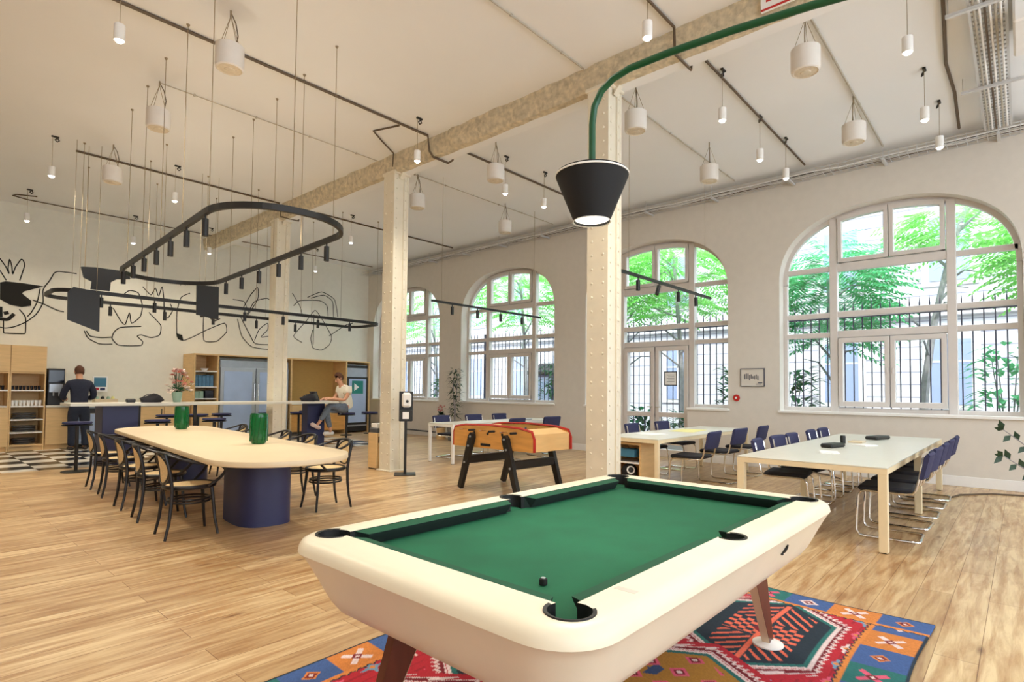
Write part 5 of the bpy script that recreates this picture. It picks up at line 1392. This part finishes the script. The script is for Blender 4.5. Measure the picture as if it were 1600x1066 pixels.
while y<YM:
    b=MB().use(M['tray']); b.bb(W-.33,W-.001,y-.02,y+.02,5.10,5.13); b.cyl((W-.31,y,5.13),(W-.31,y,ZC),.006,seg=5); y+=1.4; b.build('bracket',None,r)
r=thing('ladder_cable_tray','white ladder tray of parallel cables running to the window wall at top right','cable tray',(0,0,0))
b=MB().use(M['tray'])
for y in(.06,.34): b.bb(5.0,W-.3,y-.012,y+.012,5.20,5.26)
b.build('side_rail',None,r)
b=MB().use(M['tray']); x=5.1
while x<W-.35: b.bb(x,x+.02,.07,.33,5.205,5.22); x+=.1
b.build('rungs',None,r)
for k in range(6):
    b=MB().use(M[['white','greycable','white','cable','white','greycable'][k]]); b.cyl((5.0,.10+.04*k,5.195),(W-.32,.10+.04*k,5.195),.011,seg=6); b.build('cable',None,r)
for x in(7.05,9.0):
    b=MB().use(M['tray']); b.bb(x-.02,x+.02,-.12,.52,5.15,5.18); b.cyl((x,-.1,5.18),(x,-.1,ZC),.007,seg=6); b.cyl((x,.5,5.18),(x,.5,ZC),.007,seg=6); b.build('trapeze_hanger',None,r)
simplebox('air_unit',(7.75,-.36,5.045),(.8,.75,.30),'white','white boxed air unit at the top right corner of the ceiling','air unit',bev=.02)
b=MB().use(M['paper']); b.bb(5.66,5.69,1.55,1.85,5.10,5.30); b.use(M['red']); b.bb(5.655,5.66,1.55,1.85,5.10,5.12); b.bb(5.655,5.66,1.6,1.8,5.18,5.2); tag(b.build('beam_sign',None),'small white and red sign on the beam beside the green pipe','sign')

# ring and bar track lights
def head(parent,x,y,z,L=.17,tilt=0,rz=0):
    b=MB().use(M['black']); b.cyl((0,0,0),(0,0,-.045),.010,seg=6); b.cyl((0,0,-.04),(0,0,-.04-L),.030,seg=14); hd=b.build('spot_head',None,parent,smooth=True)
    hd.location=(x,y,z); hd.rotation_euler=(tilt,0,rz)
    return hd
RING_LENS=[]
def ringlight(name,label,loc,rz,hx,hy,rad,z,heads,hangers):
    r=thing(name,label,'track light',loc,rz)
    pts=[]
    for cx,cy,a0 in((hx-rad,hy-rad,0),(-hx+rad,hy-rad,90),(-hx+rad,-hy+rad,180),(hx-rad,-hy+rad,270)):
        for i in range(13):
            a=math.radians(a0+90*i/12); pts.append((cx+rad*math.cos(a),cy+rad*math.sin(a),z))
    b=MB().use(M['black']); 
    # square section loop
    n=len(pts); P=[Vector(p) for p in pts]; rows=[]
    for i in range(n):
        t=(P[(i+1)%n]-P[i-1]).normalized(); o=Vector((t.y,-t.x,0))
        rows.append([b.bm.verts.new(P[i]+o*a*.02+Vector((0,0,c*.03))) for a,c in((-1,-1),(1,-1),(1,1),(-1,1))])
    for i in range(n):
        A,B=rows[i],rows[(i+1)%n]
        for j in range(4): b._f([A[j],A[(j+1)%4],B[(j+1)%4],B[j]])
    b.build('track',None,r)
    for x,y in heads: head(r,x,y,z-.03)
    for x,y in hangers:
        b=MB().use(M['wire']); b.cyl((x,y,z+.03),(x,y,ZC),.004,seg=5); b.lathe([(0,0),(.02,0),(.012,-.02),(0,-.02)],(x,y,ZC),8); b.build('suspension_wire',None,r)
    return r
hx,hy=.67,2.58
hd=[(-hx,-1.9+.62*i) for i in range(7)]+[(hx,-1.75+.68*i) for i in range(6)]
hg=[(-hx,-2.0+.9*i) for i in range(5)]+[(hx,-1.9+.85*i) for i in range(5)]+[(-.1,-hy),(0,hy)]
ringlight('ring_track_light','rounded black ring track with spot heads above the oval dining table',(2.88,7.80,0),math.radians(-3.5),hx,hy,.64,3.1,hd,hg)
hx2,hy2=3.09,.60
hd=[(-2.5+.78*i,-hy2) for i in range(7)]+[(-2.1+.9*i,hy2) for i in range(5)]
hg=[(-2.8+.95*i,-hy2) for i in range(7)]+[(-2.5+1.1*i,hy2) for i in range(5)]
ringlight('ring_track_light','long narrow black ring track with spot heads over the high kitchen counter',(4.93,11.95,0),0,hx2,hy2,.35,2.92,hd,hg)
def bartrack(x0,x1,y,z,label,tilts):
    r=thing('bar_track_light',label,'track light',((x0+x1)/2,y,0)); h=(x1-x0)/2
    b=MB().use(M['black']); b.bb(-h,h,-.018,.018,z-.02,z+.02); b.build('track',None,r)
    for i,t in enumerate(tilts): head(r,-h+2*h*(i+.75)/4.7,0,z-.02,.15,0,0).rotation_euler=(0,t,0)
    for x in(-h*.85,h*.85):
        b=MB().use(M['wire']); b.cyl((x,0,z+.02),(x,0,ZC),.0035,seg=5); b.build('suspension_wire',None,r)
bartrack(6.70,9.70,4.05,3.02,'straight black track with four spots over the middle work table',[0,.45,0,-.1])
bartrack(6.70,9.85,8.0,3.0,'straight black track with four spots over the far work table',[0,0,0,0])
def panel(poly,y,label,x0):
    r=thing('hanging_panel',label,'panel',(0,0,0))
    b=MB().use(M['black']); b.prism(poly,y,y+.05,'y'); b.build('board',None,r)
    xs=[min(p[0] for p in poly)+.05,max(p[0] for p in poly)-.05]
    for x in xs:
        zt=max(p[1] for p in poly)-.06
        b=MB().use(M['wire']); b.cyl((x,y+.025,zt),(x,y+.025,ZC),.0035,seg=5); b.build('hanger_wire',None,r)
panel([(2.16,3.33),(2.35,3.35),(2.81,3.35),(2.85,3.23),(2.66,3.2),(2.57,3.13),(2.56,2.98),(2.3,2.98),(2.31,3.11),(2.2,3.16)],11.42,'T shaped black hanging panel, topmost on the left',0)
panel([(1.97,2.87),(2.04,2.96),(2.39,2.92),(2.4,2.27),(1.98,2.43)],11.26,'rectangular black hanging panel, lowest on the left',0)
panel([(3.86,3.26),(4.24,3.27),(4.25,2.65),(3.87,2.71)],11.26,'rectangular black hanging panel between the two ring tracks, right hand one',0)

# ================================================================== OUTSIDE
b=MB(); b.bb(W+.4,40,-25,42,-.25,-.02); struct(b.build('ground',M['gravel']),'bright courtyard ground outside')
for k in range(6):
    y0=-4.4+4.2*k; x=12.6
    r=thing('iron_fence',['dark iron railing panel at the far right outside the nearest window','dark iron railing panel outside the nearest window','dark iron railing panel outside the glass door window','dark iron railing panel outside the window behind the football table','dark iron railing panel outside the farthest window','dark iron railing panel beyond the far corner'][k],'fence',(x,y0,0),0,'courtyard railing')
    b=MB().use(M['iron']); n=28
    for i in range(n):
        y=.075+.15*i; b.cyl((0,y,0),(0,y,3.02),.012,seg=6); b.cyl((0,y,3.02),(0,y,3.16),.014,.001,seg=6)
    b.build('bars',None,r)
    for z in(.25,2.55,2.86):
        b=MB().use(M['iron']); b.bb(-.02,.02,0,4.2,z-.018,z+.018); b.build('rail',None,r)
    b=MB().use(M['stone']); b.bb(-.12,.12,0,4.2,-.02,.22,bev=.01); b.build('plinth',None,r)
    b=MB().use(M['iron']); b.bb(-.03,.03,0,.07,0,3.1); b.build('post',None,r)
r=thing('stone_building','pale stone building across the courtyard with rows of windows','building',(23,0,0))
b=MB().use(M['facade']); b.bb(0,6,-30,45,-.02,16); b.build('wall',None,r)
for z in(3.9,4.25,7.9,11.7):
    b=MB().use(M['stone']); b.bb(-.25,-.001,-30,45,z,z+.16,bev=.02); b.build('cornice',None,r)
for fl,z0 in enumerate((1.0,5.0,8.9)):
    for i in range(20):
        y=-20+3.1*i
        b=MB().use(M['stone']); b.bb(-.08,-.002,y-.75,y+.75,z0-.12,z0+2.4,bev=.02); wf=b.build('window',None,r)
        b=MB().use(M['paneout']); b.bb(-.11,-.081,y-.52,y+.52,z0+.05,z0+2.15); b.use(M['stone']); b.bb(-.125,-.111,y-.03,y+.03,z0+.05,z0+2.15); b.bb(-.125,-.111,y-.52,y+.52,z0+1.4,z0+1.46); b.build('pane',None,wf)
rng=random.Random(21)
def frond(b,p,d,L,lw,pairs=8):
    d=d.normalized(); up=Vector((0,0,1)); s=d.cross(up)
    if s.length<.1: s=Vector((0,1,0))
    s.normalize()
    for i in range(pairs):
        t=(i+1)/(pairs+.5); q=p+d*L*t+up*(-.28*L*t*t)
        for k in(-1,1):
            dd=(s*k*.9+d*.45-up*.25); leafquad(b,q,dd,up,L*.29*(1-.45*abs(t-.45)),lw*.42,.2)
def tree(loc,h,crown,nf,label,m='leafout',trunk=.12,lean=(0,0),L=.75,name='courtyard_tree',low=0.35):
    r=thing(name,label,'tree',loc)
    b=MB().use(M['trunk']); lx,ly=lean
    pts=[(lx*t*t+.06*math.sin(5*t),ly*t*t,h*t) for t in [i/7 for i in range(8)]]
    b.tube(pts,[trunk*(1-.09*i) for i in range(8)],8); tips=[]
    for i in range(9):
        t=.4+.6*i/9; base=Vector((lx*t*t,ly*t*t,h*t)); q=rng.uniform(0,2*PI); e=base+Vector((crown[0]*.8*math.cos(q),crown[1]*.8*math.sin(q),rng.uniform(.3,1.2)*crown[2]*.5))
        mid=(base+e)/2+Vector((0,0,.2)); b.tube([tuple(base),tuple(mid),tuple(e)],[trunk*.35,trunk*.22,trunk*.08],6); tips.append(e)
    b.build('trunk',None,r,smooth=True)
    b=MB().use(M[m])
    for i in range(nf):
        th=rng.uniform(0,2*PI); ph=math.acos(rng.uniform(-1,1)); rr=rng.uniform(.35,1)**.6
        p=Vector((lx+crown[0]*rr*math.sin(ph)*math.cos(th),ly+crown[1]*rr*math.sin(ph)*math.sin(th),h*(1-low*.3)+crown[2]*rr*math.cos(ph)))
        d=Vector((math.cos(th),math.sin(th),rng.uniform(-.4,.6))); frond(b,p,d,L*rng.uniform(.7,1.2),.14)
    b.build('foliage',None,r)
tree((14.6,3.2,0),4.0,(1.0,1.05,1.3),520,'feathery green tree left of the nearest window centre','leafout2',.09,(0,.1))
tree((15.2,1.65,0),5.6,(.8,1.1,.6),150,'slim leaning tree with bare grey forks behind the nearest window','leafout',.10,(.1,-.9))
tree((14.4,-.9,0),4.6,(1.0,1.0,.9),300,'light green tree at the right edge of the nearest window','leafout',.09,(0,.2))
tree((15.0,7.1,0),5.2,(1.4,1.9,1.3),560,'leafy green tree over the top of the glass door window','leafout',.10,(0,.2))
tree((15.6,9.2,0),5.3,(1.2,1.2,1.1),280,'bright tree between the door window and the football window','leafout',.09,(0,.1))
tree((15.4,13.2,0),5.5,(1.4,1.7,1.3),460,'green tree high behind the football window','leafout',.09,(0,.2))
tree((15.0,17.6,0),5.0,(1.3,1.3,1.2),240,'pale green tree behind the farthest window','leafout',.09,(0,.2))
def shrub(loc,s,n,label,m='leafdark',L=.35):
    r=thing('courtyard_shrub',label,'shrub',loc)
    b=MB().use(M['trunk']); 
    for i in range(5):
        q=2*PI*i/5; b.tube([(0,0,-.02),(s[0]*.4*math.cos(q),s[1]*.4*math.sin(q),s[2]*.9)],[.02,.008],5)
    b.build('stems',None,r)
    b=MB().use(M[m])
    for i in range(n):
        th=rng.uniform(0,2*PI); rr=rng.uniform(0,1)**.5; z=rng.uniform(.05,1)
        p=Vector((s[0]*rr*math.cos(th)*(1.1-.4*z),s[1]*rr*math.sin(th)*(1.1-.4*z),s[2]*z)); leafquad(b,p,Vector((math.cos(th),math.sin(th),rng.uniform(-.5,.8))),Vector((0,0,1)),L*rng.uniform(.6,1.1),L*.35)
    b.build('foliage',None,r)
shrub((13.5,3.9,0),(.5,.8,1.9),420,'dark bush at the lower left of the nearest window')
shrub((13.4,5.9,0),(.45,.8,.85),320,'low dark bush seen through the glass door')
shrub((13.4,7.4,0),(.45,.6,.9),260,'low dark bush left in the glass door window')
shrub((14.0,5.2,0),(.5,.5,2.0),280,'dark upright bush right of the glass door','leafdark')
shrub((13.8,.2,0),(.5,.6,2.3),260,'mid green bush behind the right part of the nearest window','leafout2')
shrub((13.6,10.3,0),(.5,.7,2.2),420,'deep green bush right part of the football window','leafdark')
shrub((13.6,15.6,0),(.5,1.0,1.7),420,'dark bush low in the farthest window','leafdark')
# palm with spiky fan leaves
r=thing('fan_palm','spiky palm at the right side of the nearest window','palm',(13.9,-.15-.5,0))
b=MB().use(M['trunk']); b.tube([(0,0,0),(0,0,.8),(.03,.05,1.55)],[.09,.08,.07],8); b.build('trunk',None,r,smooth=True)
b=MB().use(M['leafdark'])
for i in range(16):
    q=2*PI*i/16+.2; e=Vector((.55*math.cos(q),.55*math.sin(q),.35*math.sin(i*2.1)+.1)); c0=Vector((.03,.05,1.55)); b.tube([tuple(c0),tuple(c0+e)],.008,4)
    for k in range(12):
        a=-1.3+2.6*k/11; s=Vector((-math.sin(q),math.cos(q),0)); dd=e.normalized()*math.cos(a)+s*math.sin(a); leafquad(b,c0+e,dd,Vector((0,0,1)),.42,.035)
b.build('fronds',None,r)
# dark parked cars/containers seen low behind the football window
r=thing('garden_shed','dark blue timber shed low behind the football window','shed',(18.5,13.4,0))
b=MB().use(M['navy']); b.bb(-.8,.8,-1.5,1.5,0,2.0,bev=.02); b.build('walls',None,r)
b=MB().use(M['blackmatte']); b.prism([(-1.0,2.0),(1.0,2.0),(1.0,2.1),(0,2.5),(-1.0,2.1)],-1.6,1.6,'y'); b.build('roof',None,r)
b=MB().use(M['paneout']); b.bb(-.83,-.801,-.9,.1,.9,1.7); b.bb(-.83,-.801,.4,1.2,.1,1.9); b.build('window',None,r)

# ================================================================== LIGHT
w=bpy.data.worlds.new('sky'); scene.world=w; w.use_nodes=True; nt=w.node_tree
bg=nt.nodes['Background']; bg.inputs[0].default_value=(0.80,0.90,1.0,1); bg.inputs[1].default_value=WORLD
def light(kind,name,loc,energy,color,size=.1,rot=(0,0,0),spot=None,blend=.5):
    l=bpy.data.lights.new(name,kind); l.energy=energy; l.color=color
    if kind=='SPOT': l.spot_size=spot; l.spot_blend=blend; l.shadow_soft_size=size
    elif kind=='POINT': l.shadow_soft_size=size
    elif kind=='SUN': l.angle=size
    o=bpy.data.objects.new(name,l); COL.objects.link(o); o.location=loc; o.rotation_euler=rot; return o
light('SUN','sun',(0,0,12),SUN,(1,.97,.92),.03,(0,math.radians(-48),math.radians(18)))
WARM=(1.0,.89,.72); MIDW=(.92,.97,1.0)
for x,y,l_ in PS:
    if y>14: e=40
    elif x>8: e=15
    elif x>6: e=24
    elif x<3: e=130
    elif x<6: e=120
    else: e=100
    light('SPOT','pendant_light',(x,y,ZC-.69),e*LAMP,WARM if x<6 else MIDW,.04,(0,0,0),math.radians(150),1.0)
# spot heads of the ring and bar tracks shine downward
for (x,y,z,e) in [(2.3,6.0,2.86,60),(3.5,6.6,2.86,60),(2.4,8.0,2.86,60),(3.7,8.6,2.86,60),(2.9,9.9,2.86,50),(2.8,11.4,2.68,60),(4.6,12.4,2.68,60),(6.4,11.4,2.68,60),(7.6,12.4,2.68,40),(7.4,4.05,2.80,35),(9.0,4.05,2.80,35),(7.5,8,2.78,35),(9.2,8,2.78,35)]:
    light('SPOT','track_light',(x,y,z),e*LAMP*.35,WARM,.03,(0,0,0),math.radians(110),.9)
for (x,y,z) in [(2.25,6.2,3.16),(3.5,6.6,3.16),(2.35,9.2,3.16),(3.7,9.4,3.16),(3.4,11.35,2.98),(6.2,12.55,2.98)]: light('SPOT','ceiling_fill_uplight',(x,y,z),8.5*LAMP,WARM,.05,(PI,0,0),math.radians(165),1.0)  # upward spots added at the ring tracks to brighten the ceiling
for x,y in FILL_PENDANTS: light('SPOT','pendant_light',(x,y,ZC-.69),50*LAMP,WARM if x<6 else MIDW,.04,(0,0,0),math.radians(150),1.0)  # fill light from the pendants added behind the camera
light('SPOT','arc_lamp_light',(2.15,1.45,2.145),30*LAMP,(1,.93,.84),.07,(0,0,0),math.radians(140),.8)
for k,c in enumerate(CEN):
    l=bpy.data.lights.new('portal','AREA'); l.shape='RECTANGLE'; l.size=3.3; l.size_y=3.6; l.cycles.is_portal=True
    o=bpy.data.objects.new('window_portal',l); COL.objects.link(o); o.location=(W+.5,c,2.8); o.rotation_euler=(0,PI/2,0)
# ================================================================== CAMERA
yaw,pitch,roll=math.radians(48.08),math.radians(2.03),math.radians(.55)
F=Vector((math.sin(yaw)*math.cos(pitch),math.cos(yaw)*math.cos(pitch),math.sin(pitch)))
R0=Vector((math.cos(yaw),-math.sin(yaw),0)); U0=R0.cross(F)
R=R0*math.cos(roll)+U0*math.sin(roll); U=-R0*math.sin(roll)+U0*math.cos(roll)
cam=bpy.data.cameras.new('camera'); co=bpy.data.objects.new('camera',cam); COL.objects.link(co)
mm=Matrix(((R.x,U.x,-F.x,0),(R.y,U.y,-F.y,0),(R.z,U.z,-F.z,1.38),(0,0,0,1))); co.matrix_world=mm
cam.sensor_fit='HORIZONTAL'; cam.sensor_width=36; cam.lens=889/1600*36; cam.shift_y=45/1600; cam.clip_start=.05; cam.clip_end=200
scene.camera=co
vs=scene.view_settings; vs.view_transform='Standard'; vs.look='None'; vs.gamma=1; vs.use_curve_mapping=False; vs.exposure=EXPO
scene.cycles.max_bounces=10; scene.cycles.diffuse_bounces=6; scene.cycles.transparent_max_bounces=16
